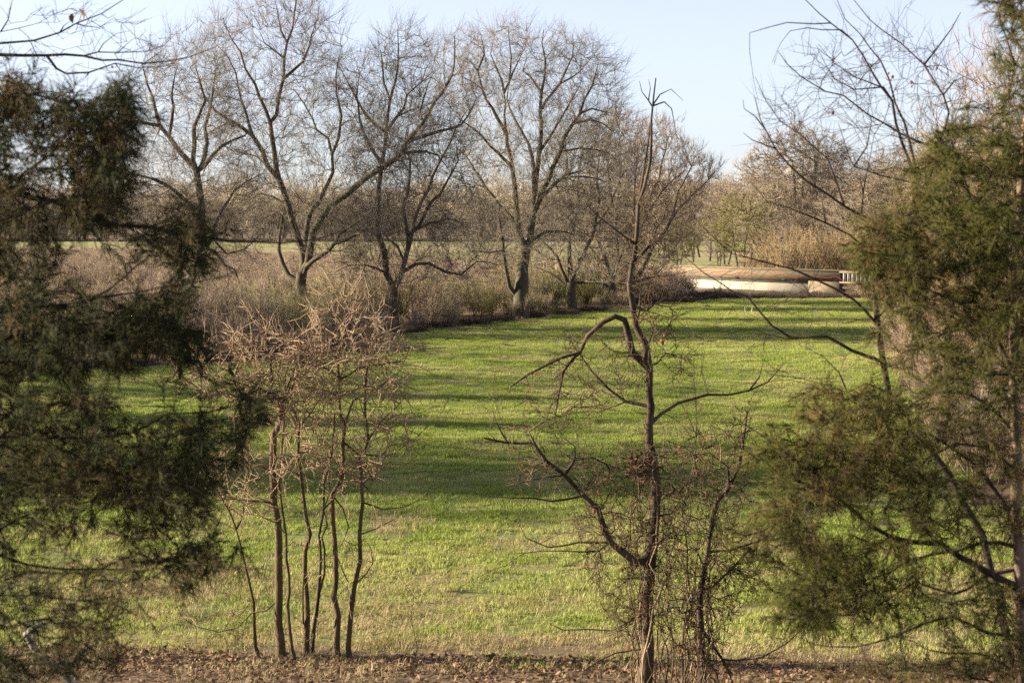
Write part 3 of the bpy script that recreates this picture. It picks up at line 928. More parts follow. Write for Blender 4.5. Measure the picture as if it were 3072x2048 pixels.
T6 = [(20, 16, [(1842, 915), (1840, 890), (1836, 850)]),
      (12, 4, [(1837, 860), (1826, 800), (1812, 765), (1791, 714), (1770, 640), (1772, 540), (1780, 440)]),
      (12, 4, [(1838, 855), (1850, 800), (1853, 740), (1847, 690), (1852, 620), (1862, 500), (1856, 380)]),
      (8, 3, [(1850, 790), (1880, 720), (1900, 640), (1905, 540), (1915, 440)]),
      (7, 3, [(1852, 640), (1830, 570), (1822, 480), (1815, 400)])]
C6 = [(1740, 600), (1770, 430), (1850, 325), (1920, 370), (1960, 500), (1950, 740), (1880, 840), (1790, 790)]
bare_tree('bare_tree', 'bushy bare tree right behind the small stout-trunked tree, crown of upright twigs', T6, 128, [(C6, 850)], tw=(4, 1.1, 0.0115, 0.5, 0.8), twig='twig_red', w_scale=1.2, tp=1.3)
T7 = [(19, 14, [(1902, 912), (1900, 880), (1896, 850)]),
      (11, 4, [(1897, 860), (1930, 800), (1960, 740), (1994, 696), (2026, 639), (2074, 588), (2119, 547), (2148, 510)]),
      (8, 3, [(1994, 696), (2020, 640), (2030, 590), (2061, 530), (2085, 470)]),
      (11, 3, [(1897, 858), (1900, 780), (1915, 700), (1925, 620), (1935, 540), (1945, 440), (1950, 370)]),
      (8, 3, [(1915, 700), (1950, 630), (1988, 572), (2023, 534), (2061, 508)]),
      (8, 3, [(1920, 660), (1965, 560), (1990, 480), (2010, 400)]),
      (7, 3, [(1900, 780), (1880, 700), (1875, 600), (1880, 500)])]
C7 = [(1860, 560), (1900, 410), (1960, 345), (2040, 390), (2090, 460), (2155, 490), (2150, 545), (2080, 640), (2040, 800), (1960, 850), (1880, 800)]
bare_tree('bare_tree', 'bare tree at the end of the hedgerow, outer limb reaching right above the bridge', T7, 129, [(C7, 1000)], tw=(4, 1.1, 0.0115, 0.5, 0.8), twig='twig_red', w_scale=1.2, tp=1.3)


# ------------------------------------------------------------------ generic bare trees: woods, hedgerow beyond the frame
def gen_tree(name, h, sp, n, tip=0.02, tw=(3, 1.2, 0.016, 0.7, 0.4), r0=0.2, bark='bark', twig='wood_far', crown0=0.3, stems=1, lean=0.08, flat=1.0, jit=0.1):
    ch = []
    for k in range(stems):
        a = rng.uniform(0, 6.283); off = 0.25 * (stems > 1)
        t = np.linspace(0, 1, 7)[:, None]
        w = np.cumsum(rng.normal(0, lean, (7, 2)), 0) * h * 0.16
        out = np.array([math.cos(a), math.sin(a)]) * (0.30 * sp * (stems > 1))
        pts = np.concatenate([np.array([math.cos(a), math.sin(a)]) * off + w * (t > 0) + out * t, t * h * rng.uniform(0.72, 0.85)], 1)
        pts[0, 2] = -0.1
        s = smooth(pts, h / 18)
        ch.append((s, np.linspace(r0, r0 * 0.18, len(s))))
    p = rng.normal(0, 1, (n * 3, 3)); p = unit(p) * rng.uniform(0.25, 1, (n * 3, 1)) ** 0.5
    cz = h * (crown0 + (1 - crown0) * 0.5)
    p = p * np.array([sp, sp, h * (1 - crown0) * 0.5 * flat]) + np.array([0, 0, cz])
    # uneven outline: drop random lobes
    lob = np.sin(p[:, 0] * 2.7 / sp + 1) * np.sin(p[:, 1] * 3.1 / sp + 2) * np.sin(p[:, 2] * 9 / h)
    p = p[lob > -0.28][:n]
    root = empty(name)
    for s, r in ch:
        MB().chain(s, r, 6).build('trunk', M[bark], root, True)
    spd, sdd = seeds(ch, 0.25)
    mb = MB()
    crown_from(mb, spd, sdd, p, tip, bf=0.45, tw=tw, rmax=r0 * 0.6, jit=jit)
    mb.build('crown', M[twig], root)
    return root


used = set()


def place(proto, loc, rz, sc, label, cat, group):
    if proto.name not in used:
        used.add(proto.name); o = proto
        o.location = loc; o.rotation_euler = (0, 0, rz); o.scale = (sc, sc, sc) if np.isscalar(sc) else sc
    else:
        o = copy_tree(proto, loc, rz, sc)
    return tag(o, label, cat, group)


# hedgerow continuing left of the frame towards the camera: its shadows fall across the field
hedge_a = gen_tree('bare_tree', 17, 6.0, 420, tip=0.014, tw=(3, 1.2, 0.013, 0.75, 0.35), r0=0.36, twig='twig', crown0=0.28)
hedge_b = gen_tree('bare_tree', 15, 5.2, 380, tip=0.014, tw=(3, 1.2, 0.013, 0.75, 0.4), r0=0.30, twig='twig', crown0=0.25)
for i, (x, y, s) in enumerate([(-34, 86, 1.0), (-36, 77, 0.95), (-33, 69, 1.05), (-31, 61, 0.9), (-34, 54, 1.1), (-28, 47.5, 1.0), (-31, 44, 1.05), (-44, 49, 1.1), (-47, 72, 1.1)]):
    place(hedge_a if i % 2 else hedge_b, (x, y, 0), i * 1.3, s, 'bare tree of the hedgerow just left of the picture, shading the field', 'tree', 'hedgerow trees left of the picture')

def cedar_generic(h, r):
    root = empty('cedar_tree')
    s = np.array([[0, 0, -0.1], [0.05, 0, h * 0.3], [0, 0.06, h * 0.65], [0, 0, h * 0.97]])
    MB().chain(smooth(s, 0.5), np.linspace(0.16, 0.03, len(smooth(s, 0.5))), 7).build('trunk', M['cedar_bark'], root, True)
    n = 3800
    t = rng.uniform(0.04, 1, n) ** 0.8
    rad = r * (1 - t ** 1.6) * rng.uniform(0.2, 1, n) ** 0.5 + 0.1
    a = rng.uniform(0, 6.283, n)
    rad = rad * (1 + 0.25 * np.sin(a * 5 + t * 30))
    o = np.stack([np.cos(a) * rad, np.sin(a) * rad, t * h], 1)
    d = unit(np.stack([np.cos(a), np.sin(a), np.full(n, -0.1)], 1) + rng.normal(0, 0.5, (n, 3)))
    MB().cones(o, o + d * rng.uniform(0.25, 0.6, (n, 1)), 0.035, 3).build('foliage', M['cedar'], root)
    return root


ced = cedar_generic(11.0, 2.4)
for i, (x, y, s_) in enumerate(((-25, 45.5, 1.0), (-27.5, 47.2, 1.15), (-24, 43.9, 0.9), (-33, 57.5, 1.0), (-38, 66, 1.2))):
    place(ced, (x, y, 0), i * 1.9, s_, 'dense cedar standing just left of the picture, shading the field', 'tree', 'cedars left of the picture')

# trees behind the bridge and the far woods
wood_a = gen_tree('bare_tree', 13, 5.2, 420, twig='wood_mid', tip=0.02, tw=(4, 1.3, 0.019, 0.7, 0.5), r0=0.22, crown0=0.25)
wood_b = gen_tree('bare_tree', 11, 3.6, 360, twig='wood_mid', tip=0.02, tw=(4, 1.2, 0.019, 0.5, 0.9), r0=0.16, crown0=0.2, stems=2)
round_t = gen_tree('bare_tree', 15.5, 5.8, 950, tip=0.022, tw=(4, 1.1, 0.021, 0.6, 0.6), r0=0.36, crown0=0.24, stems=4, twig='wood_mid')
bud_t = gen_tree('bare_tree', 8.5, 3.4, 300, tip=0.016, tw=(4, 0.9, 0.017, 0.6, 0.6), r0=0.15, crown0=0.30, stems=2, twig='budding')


def at(px, d, dz=0):
    q = P(px, 640, d)
    return (float(q[0]), float(d), dz)


place(round_t, at(2395, 195, 0.0), 0.6, 1.1, 'tall round-crowned bare tree rising highest behind the bridge', 'tree', None)
place(bud_t, at(2215, 168, -0.2), 0.3, 1.03, 'yellow-green budding tree behind the left half of the bridge', 'tree', None)
place(bud_t, at(2040, 185, -0.2), 2.3, 0.72, 'small pale green budding tree above the left end of the bridge', 'tree', None)
woods = [(2080, 235, .8), (2130, 240, .85), (2180, 225, .95), (2250, 215, 1.0), (2300, 205, .9), (2330, 180, .85), (2460, 190, .95), (2500, 205, 1.0), (2550, 200, .95), (2610, 190, 1.05), (2660, 185, 1.1), (2710, 180, 1.1), (2770, 175, 1.15), (2830, 170, 1.15), (2890, 165, 1.1), (2950, 168, 1.2), (3010, 165, 1.15), (3060, 160, 1.2), (3120, 160, 1.2), (2285, 190, .8), (2440, 178, .8), (2580, 172, .8), (2160, 200, .6), (2100, 260, .9), (2020, 265, .85)]
for i, (px, d, s) in enumerate(woods):
    place(wood_a if i % 2 else wood_b, at(px, d, 0), i * 2.1, s * rng.uniform(0.92, 1.05), 'bare grey-brown tree in the wood behind the bridge', 'tree', 'trees of the wood behind the bridge')

# far woods along the horizon: one mass
fp, fs, fi = [], [], []
for row, (d0, n) in enumerate(((418, 115), (432, 105), (452, 120), (300, 22), (414, 190))):
    for k in range(n):
        px = -500 + 4200 * (k + rng.uniform(0, 1)) / n
        d = d0 + rng.normal(0, 4)
        if row == 3:
            px = rng.uniform(1900, 2900)
        fp.append(at(px, d)); fs.append((rng.uniform(0.75, 1.2) * (1.05 if px < 1500 else 1.0)) if row < 4 else rng.uniform(0.25, 0.6)); fi.append(k % 2)


def merged(root):
    vs, mbs = [], MB()
    for c in root.children:
        me = c.data
        v = np.empty(len(me.vertices) * 3, np.float32); me.vertices.foreach_get('co', v)
        li = np.empty(len(me.loops), np.int32); me.loops.foreach_get('vertex_index', li)
        lt = np.empty(len(me.polygons), np.int32); me.polygons.foreach_get('loop_total', lt)
        ls = np.empty(len(me.polygons), np.int32); me.polygons.foreach_get('loop_start', ls)
        q = li[ls[lt == 4][:, None] + np.arange(4)]; t = li[ls[lt == 3][:, None] + np.arange(3)]
        mbs.add(v, q, t)
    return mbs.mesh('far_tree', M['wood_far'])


scatter('far_woods', 'haze-paled grey-brown leafless woods along the horizon', 'woods', [merged(wood_a), merged(wood_b)], np.array(fp), fs, fi, tilt=0.0)


# ------------------------------------------------------------------ hedgerow brush
def shrub(name, h, sp, nst, nseg, m, tw, r, up=1.0, arch=0.0):
    """many-stemmed leafless shrub"""
    root = empty(name)
    mb = MB(); tp, td = [], []
    for k in range(nst):
        a = rng.uniform(0, 6.283); out = np.array([math.cos(a), math.sin(a), 0])
        b = out * sp * 0.25 * rng.uniform(0, 1); b[2] = -0.05
        ln = h * rng.uniform(0.6, 1.1)
        d = unit(out * rng.uniform(0.1, 0.9) * sp / h + np.array([0, 0, up]))
        pts = [b]
        for j in range(nseg):
            d = unit(d + rng.normal(0, 0.16, 3) + out * arch * 0.3 - np.array([0, 0, arch * 0.35]) * (j / nseg))
            pts.append(pts[-1] + d * ln / nseg)
            if j > 0: tp.append(pts[-1]); td.append(d)
        pts = np.array(pts)
        rr = np.linspace(r, r * 0.35, len(pts))
        mb.segs(pts[:-1], pts[1:], rr[:-1], rr[1:], 3)
    mb.build('stems', M[m], root)['kind'] = 'stuff'
    mb = MB()
    tp, td = np.array(tp), np.array(td)
    twigs(mb, tp, td, tw[0], tw[1], tw[2], tw[3], tw[4])
    mb.build('crown', M[m], root)
    return root


sh_a = shrub('bare_shrub', 2.7, 1.9, 26, 6, 'brush', (7, 0.75, 0.008, 0.7, 0.35), 0.016)
sh_b = shrub('bare_shrub', 3.2, 1.5, 24, 7, 'brush', (6, 0.75, 0.008, 0.5, 0.7), 0.016)
sh_c = shrub('budding_shrub', 2.6, 1.3, 26, 6, 'budding', (6, 0.6, 0.008, 0.45, 0.8), 0.012)
sh_d = shrub('bramble', 1.3, 1.9, 34, 7, 'bramble', (6, 0.5, 0.008, 0.8, 0.0), 0.010, arch=1.0)
thick_t = shrub('bare_shrub', 4.6, 2.6, 44, 8, 'willow', (4, 0.9, 0.012, 0.45, 0.6), 0.03)
thick_t2 = shrub('bare_shrub', 4.2, 3.2, 40, 7, 'willow', (4, 0.9, 0.012, 0.6, 0.3), 0.03)
for i, (px, d, s) in enumerate([(2310, 160, 1.0), (2365, 158, 1.15), (2420, 160, 1.05), (2470, 163, 1.1), (2275, 166, 0.8), (2535, 160, 1.1), (2590, 164, 1.2), (2640, 158, 1.1)]):
    place(thick_t if i % 2 else thick_t2, at(px, d, 0), i * 1.7, s, 'tan leafless thicket shrub crowding close behind the concrete bridge', 'shrub', 'thicket behind the bridge')
hl = 'leafless grey-brown shrub in the hedgerow tangle under the big bare trees'
bl = 'low dark arching bramble along the hedgerow foot'
cl = 'yellow-green budding shrub among the brown hedgerow brush'
for y in np.arange(66, FAR + 6, 1.55):
    x0 = float(xl(min(y, FAR)))
    for j in range(4):
        off = [0.9, 2.8, 5.2, 8.0][j] + rng.normal(0, 0.5)
        yy = y + rng.normal(0, 0.6)
        if abs(x0 - off) > 0.36 * yy + 6: continue
        u = rng.uniform()
        xx = x0 - off
        pxl = 1536 + xx / yy * FPX
        if any(abs(pxl - tp) < 34 and yy < td + 0.5 for tp, td in ((909, 99), (1180, 99.5), (1564, 109), (1714, 120), (1842, 128), (1550, 109))):
            if j: continue
        hs_ = (1, 0.7, 1.0, 1.2)[j]
        if j == 0:
            if u < 0.75:
                place(sh_d, (xx, yy, 0), u * 40, rng.uniform(0.45, 0.85), bl, 'bramble', 'brambles along the hedgerow foot')
            else:
                place(sh_a, (xx, yy, 0), u * 40, rng.uniform(0.4, 0.6), hl, 'shrub', 'hedgerow shrubs')
        elif u < 0.14 or (1620 < pxl < 1820 and u < 0.5):
            place(sh_c, (xx, yy, 0), u * 50, rng.uniform(0.75, 1.0) * hs_, cl, 'shrub', 'budding hedgerow shrubs')
        else:
            place(sh_a if u < 0.6 else sh_b, (xx, yy, 0), u * 50, rng.uniform(0.7, 1.05) * hs_, hl, 'shrub', 'hedgerow shrubs')
# scattered shrubs on the rough ground beyond the hedgerow
for i in range(110):
    y = rng.uniform(112, 235); xx = rng.uniform(-0.33, 0.09) * y
    if xx > float(xl(min(y, FAR))) - 11 or (y > 214 and xx > -12): continue
    place((sh_a, sh_b, sh_a)[i % 3], (xx, y, 0), i, rng.uniform(0.5, 1.1), 'brown shrub on the rough weedy ground beyond the hedgerow', 'shrub', 'shrubs on the rough ground')
# low brush in front of the bridge
for px in np.arange(1960, 2700, 17):
    d = FAR + rng.uniform(1.0, 3.5) if rng.uniform() < 0.6 else FAR + rng.uniform(3, 6)
    place(sh_d, at(px + rng.normal(0, 6), d, -0.1), px, rng.uniform(0.55, 0.95), 'low dark brush at the foot of the bridge wall', 'bramble', 'brush before the bridge')
for px, d, s in ((2050, 139, 0.5), (2020, 138, 0.7), (1985, 138, 0.9), (2600, 133, 0.55), (2570, 136, 0.5), (2650, 132, 0.6), (2690, 130, 0.7)):
    place(sh_a, at(px, d), px, s, 'leafless grey-brown shrub at an end of the concrete bridge', 'shrub', 'shrubs at the bridge ends')
place(sh_d, at(2158, 172, 1.0), 1.0, 0.9, 'dark rounded bush showing just above the bridge parapet', 'bush', None)
# right edge of the field
for i in range(70):
    y = rng.uniform(40, 128)
    xx = float(xr(y)) + abs(rng.normal(0, 3.0)) + 0.6
    place(sh_a if i % 3 else sh_b, (xx, y, 0), i, rng.uniform(0.45, 1.1), 'tan leafless shrub along the right edge of the field behind the cedar', 'shrub', 'shrubs along the right edge of the field')

# pile of dead branches at the hedgerow corner
pile = empty('brush_pile', tuple(G(1150, 1052)))
tag(pile, 'long pile of cut dead branches lying at the hedgerow corner', 'brush pile')
for k in range(46):
    g = G(rng.uniform(905, 1290), rng.uniform(1046, 1062)); g[2] = rng.uniform(0.02, 0.45)
    d = unit(np.array([rng.normal(0.6, 0.8), rng.normal(0, 0.6), rng.normal(0, 0.13)])) * rng.uniform(0.6, 2.2)
    s = smooth(np.array([g - d * 0.5, g + rng.normal(0, 0.06, 3), g + d * 0.5]), 0.3)
    s[:, 2] = np.maximum(s[:, 2], 0.02)
    MB().chain(s, np.linspace(0.03, 0.012, len(s)), 4).build('branch', M['vine'] if k % 3 else M['bramble'], pile)
mb = MB(); pp = np.stack([G(a, b) for a, b in zip(rng.uniform(905, 1290, 260), rng.uniform(1046, 1062, 260))]); pp[:, 2] = rng.uniform(0.05, 0.35, 260)
twigs(mb, pp, unit(rng.normal(0, 1, (260, 3)) * np.array([1, 1, .3])), 3, 0.6, 0.006, 0.6, 0.0)
mb.build('twigs', M['bramble'], pile)

# small things on the field
def clod(name, label, px, py, r, cat):
    g = G(px, py)
    me = bpy.data.meshes.new(name)
    th = np.linspace(0, 2 * math.pi, 12, endpoint=False)
    mb = MB(); rings = []
    for k, (rr, z) in enumerate(((1.0, -0.02), (0.95, 0.25), (0.6, 0.5), (0.15, 0.62))):
        w = rr * r * (1 + rng.normal(0, 0.16, 12))
        rings.append(np.stack([g[0] + np.cos(th) * w * 1.4, g[1] + np.sin(th) * w, np.full(12, z * r) + rng.normal(0, 0.05 * r, 12)], 1))
    i = np.arange(3)[:, None] * 12; j = np.arange(12)[None]
    q = np.stack([i + j, i + (j + 1) % 12, i + 12 + (j + 1) % 12, i + 12 + j], -1).reshape(-1, 4)
    mb.add(np.concatenate(rings), q)
    mb.add(np.concatenate([rings[-1], [rings[-1].mean(0) + np.array([0, 0, r * .03])]]), None, [[k, (k + 1) % 12, 12] for k in range(12)])
    return tag(mb.build(name, M['bramble'], None, True), label, cat)


clod('dirt_clod', 'small dark clod lying on the far green field before the bridge', 2120, 921, 0.22, 'clod')
for k, (px, py) in enumerate(((2236, 936), (2256, 937))):
    g = G(px, py)
    s = np.array([g + np.array([0, 0, -0.05]), g + np.array([0.01, 0, 0.15]), g + np.array([0.03 * (k * 2 - 1), 0, 0.36])])
    tag(MB().chain(s, [0.05, 0.05, 0.045], 6).build('field_stake', M['limb_grey']), 'short grey stake in the far field, ' + ('right' if k else 'left') + ' one of two', 'stake', 'stakes in the field')

# ------------------------------------------------------------------ saplings at the foot of the bank: left clump
DS = 24.6
SAP = dict(bark='sap_bark', twig='vine', step=0.22, slopes=0.35, thick=0.9, tip=0.0055, jit=0.14, bf=0.2)


def sap(label, limbs, d, polys, tw=(1, 0.5, 0.0060, 0.8, 0.05), **kw):
    polys = [(q, int(n * 0.85)) for q, n in polys]
    a = dict(SAP, whips=18, wl=0.75, wr=0.006, w_scale=1.15); a.update(kw)
    return bare_tree('sapling', label, limbs, d, polys, tw=tw, **a)


sap('slim curved sapling at the left of the clump, forked halfway up', [(13, 8, [(783, 1993), (764, 1892), (760, 1811), (749, 1754), (733, 1678), (718, 1620), (712, 1590)]),
    (7, 3, [(712, 1592), (691, 1544), (668, 1494), (642, 1459), (655, 1400), (665, 1340)]), (6, 3, [(712, 1590), (730, 1547), (737, 1486), (745, 1448), (752, 1370)]),
    (5, 2, [(668, 1494), (700, 1490), (740, 1510), (790, 1540)])],
    24.7, [([(630, 1480), (640, 1300), (760, 1300), (770, 1500), (700, 1560)], 60)])
sap('thickest sapling of the left clump, straight trunk with a pale kink', [(24, 15, [(842, 1988), (838, 1869), (837, 1792), (835, 1697), (837, 1620), (825, 1505), (819, 1448), (818, 1416), (818, 1340), (825, 1302), (840, 1275), (846, 1237), (838, 1200), (818, 1179)]),
    (9, 3, [(820, 1182), (814, 1137), (806, 1064), (795, 1015), (775, 957), (781, 900), (786, 850)]),
    (5, 3, [(838, 1830), (800, 1832), (760, 1842), (710, 1880), (653, 1896), (588, 1880), (546, 1853), (523, 1808)], -0.1),
    (6, 3, [(820, 1185), (770, 1160), (714, 1145), (615, 1122), (530, 1110)], -0.2),
    (6, 3, [(822, 1210), (760, 1195), (714, 1187), (615, 1172), (538, 1126), (505, 1080)], 0.2),
    (8, 4, [(824, 1512), (790, 1500), (760, 1505), (700, 1500), (640, 1502)], -0.3),
    (8, 3, [(844, 1240), (858, 1180), (880, 1120), (905, 1070), (900, 1000)]),
    (5, 2, [(818, 1420), (790, 1400), (760, 1385), (720, 1380)]),
    (5, 2.5, [(838, 1240), (800, 1262), (760, 1290), (715, 1335)])],
    24.6, [([(520, 1120), (560, 1060), (700, 980), (780, 930), (880, 960), (920, 1060), (900, 1200), (800, 1260), (640, 1240)], 200)])
sap('thin wavy sapling just right of the thickest one in the left clump', [(11, 6, [(891, 1988), (867, 1888), (863, 1811), (867, 1773), (860, 1678), (856, 1601), (850, 1525), (840, 1448), (842, 1380), (850, 1300), (852, 1240), (870, 1150), (890, 1080)]),
    (5, 2, [(856, 1600), (830, 1570), (790, 1550), (740, 1520)]), (5, 2, [(845, 1400), (870, 1330), (880, 1290)])],
    24.4, [([(780, 1560), (840, 1240), (920, 1100), (940, 1250), (890, 1420)], 70)])
sap('middle sapling of the left clump, straight with slight bends', [(17, 8, [(917, 1995), (921, 1907), (921, 1792), (913, 1716), (925, 1601), (917, 1544), (905, 1448), (898, 1359), (894, 1283), (879, 1233), (866, 1206), (885, 1140), (920, 1060), (935, 1000)]),
    (8, 4, [(920, 1900), (906, 1870), (912, 1800), (908, 1740), (916, 1690)], -0.2),
    (5, 2.5, [(898, 1365), (930, 1390), (970, 1375), (1010, 1370)]), (6, 3, [(905, 1440), (890, 1420), (868, 1390), (850, 1385)]),
    (5, 2, [(896, 1300), (930, 1240), (960, 1190), (985, 1130)])],
    24.8, [([(860, 1250), (880, 1040), (960, 1000), (1010, 1100), (1000, 1350), (920, 1420)], 140)])
sap('dark twisted pair of stems right of centre in the left clump', [(13, 7, [(932, 1990), (940, 1888), (948, 1792), (959, 1716), (959, 1601), (974, 1525), (974, 1448), (985, 1370), (998, 1290), (1000, 1230)]),
    (9, 5, [(934, 1975), (946, 1850), (955, 1780), (975, 1720), (974, 1640), (964, 1610), (980, 1570), (970, 1530), (990, 1480), (982, 1440)], -0.12),
    (6, 3, [(974, 1530), (1000, 1500), (1020, 1450), (1030, 1420)])],
    24.9, [([(940, 1440), (960, 1250), (1030, 1230), (1040, 1450)], 60)], bark='sap_bark_dark')
sap('tall sapling on the right of the left clump with bent upper stem', [(19, 7, [(1009, 2006), (1009, 1926), (1013, 1850), (1001, 1792), (1007, 1678), (1001, 1563), (997, 1479), (1013, 1459), (1028, 1416), (1028, 1321), (1032, 1267), (1020, 1244), (1016, 1187), (1020, 1137), (1016, 1072), (1028, 1007), (1035, 930)]),
    (7, 3, [(1018, 1140), (1000, 1120), (974, 1103), (913, 1087), (863, 1068), (820, 1040)]),
    (7, 3, [(1020, 1140), (1050, 1122), (1074, 1107), (1127, 1091), (1215, 1087), (1227, 1053)]),
    (7, 3, [(1033, 1262), (1062, 1206), (1112, 1172), (1169, 1133), (1210, 1100)]),
    (7, 3, [(1029, 1336), (1074, 1363), (1143, 1363), (1169, 1336), (1246, 1317), (1300, 1267)], 0.15),
    (5, 2, [(1016, 1190), (980, 1170), (940, 1160), (900, 1165)]), (5, 2, [(1018, 1080), (1000, 1020), (960, 980), (940, 930)]),
    (6, 3, [(1008, 1930), (985, 1950), (960, 1990), (940, 2000)], 0.1), (5, 2, [(1002, 1520), (1030, 1530), (1040, 1580), (1028, 1620), (1060, 1640), (1090, 1625)])],
    24.7, [([(860, 1060), (940, 930), (1040, 860), (1140, 940), (1230, 1080), (1180, 1160), (1080, 1240), (960, 1200)], 230)])
sap('rightmost sapling of the left clump, leaning stem with a pale side branch', [(15, 6, [(1050, 2000), (1046, 1945), (1051, 1831), (1062, 1754), (1081, 1678), (1081, 1601), (1089, 1505), (1085, 1448), (1081, 1416), (1074, 1378), (1093, 1359), (1108, 1317), (1101, 1244), (1097, 1168), (1100, 1060), (1104, 960)]),
    (6, 3, [(1090, 1505), (1120, 1515), (1150, 1528), (1208, 1525), (1265, 1502)]), (6, 3, [(1086, 1470), (1110, 1468), (1115, 1440), (1100, 1410)]),
    (7, 4, [(1052, 1800), (1040, 1740), (1020, 1690), (1012, 1650)], -0.2), (5, 2, [(1106, 1317), (1150, 1260), (1200, 1210), (1230, 1170)]), (5, 2, [(1083, 1600), (1130, 1585), (1180, 1560)]),
    (5, 2, [(1058, 1760), (1100, 1720), (1118, 1690), (1110, 1640), (1090, 1610)])],
    24.5, [([(1050, 1480), (1080, 1200), (1100, 1000), (1190, 1080), (1260, 1240), (1240, 1330), (1140, 1420)], 170)])

# dry vine tangle draped over the clump
tang = empty('vine_tangle', tuple(P(840, 1990, 24.5)))
tag(tang, 'dry tan vine tangle draped over the top of the left sapling clump', 'vine')
for k in range(140):
    if k < 70:
        x, y = rng.normal(795, 85), rng.normal(1110, 45); a = rng.uniform(-3.3, 0.15)
    elif k < 130:
        x, y = rng.normal(970, 80), rng.normal(1110, 70); a = rng.uniform(-3.3, 0.15)
    else:
        x, y = rng.uniform(560, 1150), rng.uniform(1080, 1500); a = rng.uniform(0, 6.28)
    d = 24.6 + rng.normal(0, 0.45)
    pts = [(x, y)]; l = rng.uniform(16, 34); cv = rng.normal(0, 0.28) 
    for j in range(7):
        a += cv + rng.normal(0, 0.22)
        x += math.cos(a) * l; y += math.sin(a) * l * 0.7 + 1.6 * j
        if y < 1000 and k % 6: y = y * 0.5 + 505
        pts.append((x, y))
    pts = np.array(pts)
    s = smooth(P(pts[:, 0], pts[:, 1], d + np.cumsum(rng.normal(0, 0.07, len(pts)))), 0.09)
    MB().chain(s, np.linspace(rng.uniform(0.006, 0.011), 0.004, len(s)), 4, False).build('cane', M['vine'], tang)

# low twiggy growth and seedlings around the bases
for k in range(16):
    px = rng.uniform(560, 1250); d = rng.uniform(24.3, 25.6)
    h = rng.uniform(0.5, 1.3)
    b = P(px, 640, d); b[2] = gz(0, d) - 0.03
    mb = MB()
    pts = np.array([b + np.array([rng.normal(0, .04) * j, rng.normal(0, .04) * j, h * j / 5]) for j in range(6)])
    mb.chain(pts, np.linspace(0.006, 0.003, 6), 4, False)
    twigs(mb, pts[2:], unit(np.gradient(pts, axis=0)[2:]), 2, 0.3, 0.003, 0.7, 0.2)
    tag(mb.build('seedling', M['vine_dark']), 'thin leafless seedling sprouting from the leaf litter around the left sapling clump', 'seedling', 'seedlings at the foot of the bank')

# ------------------------------------------------------------------ the vine-wrapped sapling right of centre
DC = 21.0
CS = [(32, 5, [(1932, 2110), (1938, 2043), (1944, 1886), (1947, 1735), (1960, 1644), (1968, 1553), (1974, 1463), (1962, 1390), (1948, 1330), (1950, 1221), (1950, 1188), (1945, 1106), (1936, 1029), (1910, 978), (1901, 914), (1891, 850), (1901, 793), (1910, 729), (1917, 615), (1936, 564), (1952, 487), (1955, 359), (1961, 283), (1968, 238)]),
      (7, 3, [(1918, 620), (1928, 560), (1940, 470), (1948, 400), (1956, 320)], 0.1),
      (4, 2, [(1960, 318), (1945, 300), (1929, 277), (1918, 240)]), (4, 1.5, [(1961, 310), (1980, 277), (2012, 270), (2050, 300)]), (4, 1.5, [(1958, 335), (1993, 302), (2010, 330), (2025, 380), (2034, 440)]),
      (3, 1.5, [(1958, 300), (1950, 270), (1948, 235)]),
      (19, 7, [(1942, 1100), (1897, 1055), (1878, 997), (1875, 959), (1846, 946), (1808, 965), (1764, 1010), (1738, 1055), (1681, 1080), (1591, 1118), (1528, 1163)], -0.15),
      (8, 4, [(1735, 1057), (1719, 1074), (1693, 1112), (1674, 1195), (1665, 1250), (1594, 1287)]),
      (7, 3, [(1904, 780), (1942, 742), (1975, 715), (1999, 697), (2018, 672)]), (8, 3, [(1895, 865), (1942, 838), (1965, 828), (1995, 790)]), (8, 3, [(1903, 935), (1942, 927), (1962, 912), (2010, 924)]),
      (6, 3, [(1909, 740), (1859, 697), (1795, 646), (1757, 608)]),
      (8, 3, [(1910, 975), (1925, 930), (1922, 880), (1930, 820)]),
      (10, 4, [(1951, 1290), (1980, 1245), (2035, 1209), (2126, 1185), (2246, 1173), (2307, 1148), (2352, 1095)], 0.15),
      (5, 2, [(2246, 1173), (2275, 1130), (2290, 1085)]),
      (9, 4, [(1949, 1235), (1872, 1203), (1823, 1166), (1775, 1112), (1735, 1060), (1700, 1010)], 0.25),
      (22, 7, [(1962, 1648), (1938, 1680), (1908, 1686), (1878, 1668), (1835, 1626), (1811, 1572), (1793, 1523), (1751, 1487), (1690, 1426), (1642, 1378), (1600, 1336), (1521, 1327), (1448, 1312)], -0.2),
      (6, 3, [(1602, 1338), (1587, 1293), (1642, 1257), (1690, 1245)]), (5, 2.5, [(1521, 1327), (1491, 1269), (1480, 1245)]), (4, 2, [(1521, 1327), (1490, 1318), (1465, 1295)]),
      (8, 4, [(1690, 1424), (1726, 1378), (1775, 1378), (1823, 1396), (1900, 1426)]), (5, 2, [(1726, 1378), (1722, 1340), (1690, 1310)]), (5, 2.5, [(1675, 1412), (1600, 1439), (1509, 1466)]),
      (7, 3, [(1755, 1490), (1654, 1505), (1551, 1493), (1491, 1487)]), (6, 3, [(1828, 1617), (1739, 1626), (1642, 1644), (1575, 1614), (1560, 1572)]), (5, 3, [(1850, 1645), (1799, 1653), (1630, 1650), (1521, 1662)]),
      (6, 3, [(1943, 1820), (1884, 1868), (1835, 1892), (1763, 1886), (1690, 1886), (1648, 1871)]), (6, 4, [(1940, 1940), (1847, 1959), (1751, 2010), (1730, 1983)]),
      (10, 5, [(1962, 1640), (1985, 1622), (2005, 1612)]), (6, 3, [(1968, 1560), (2010, 1540), (2040, 1500)])]
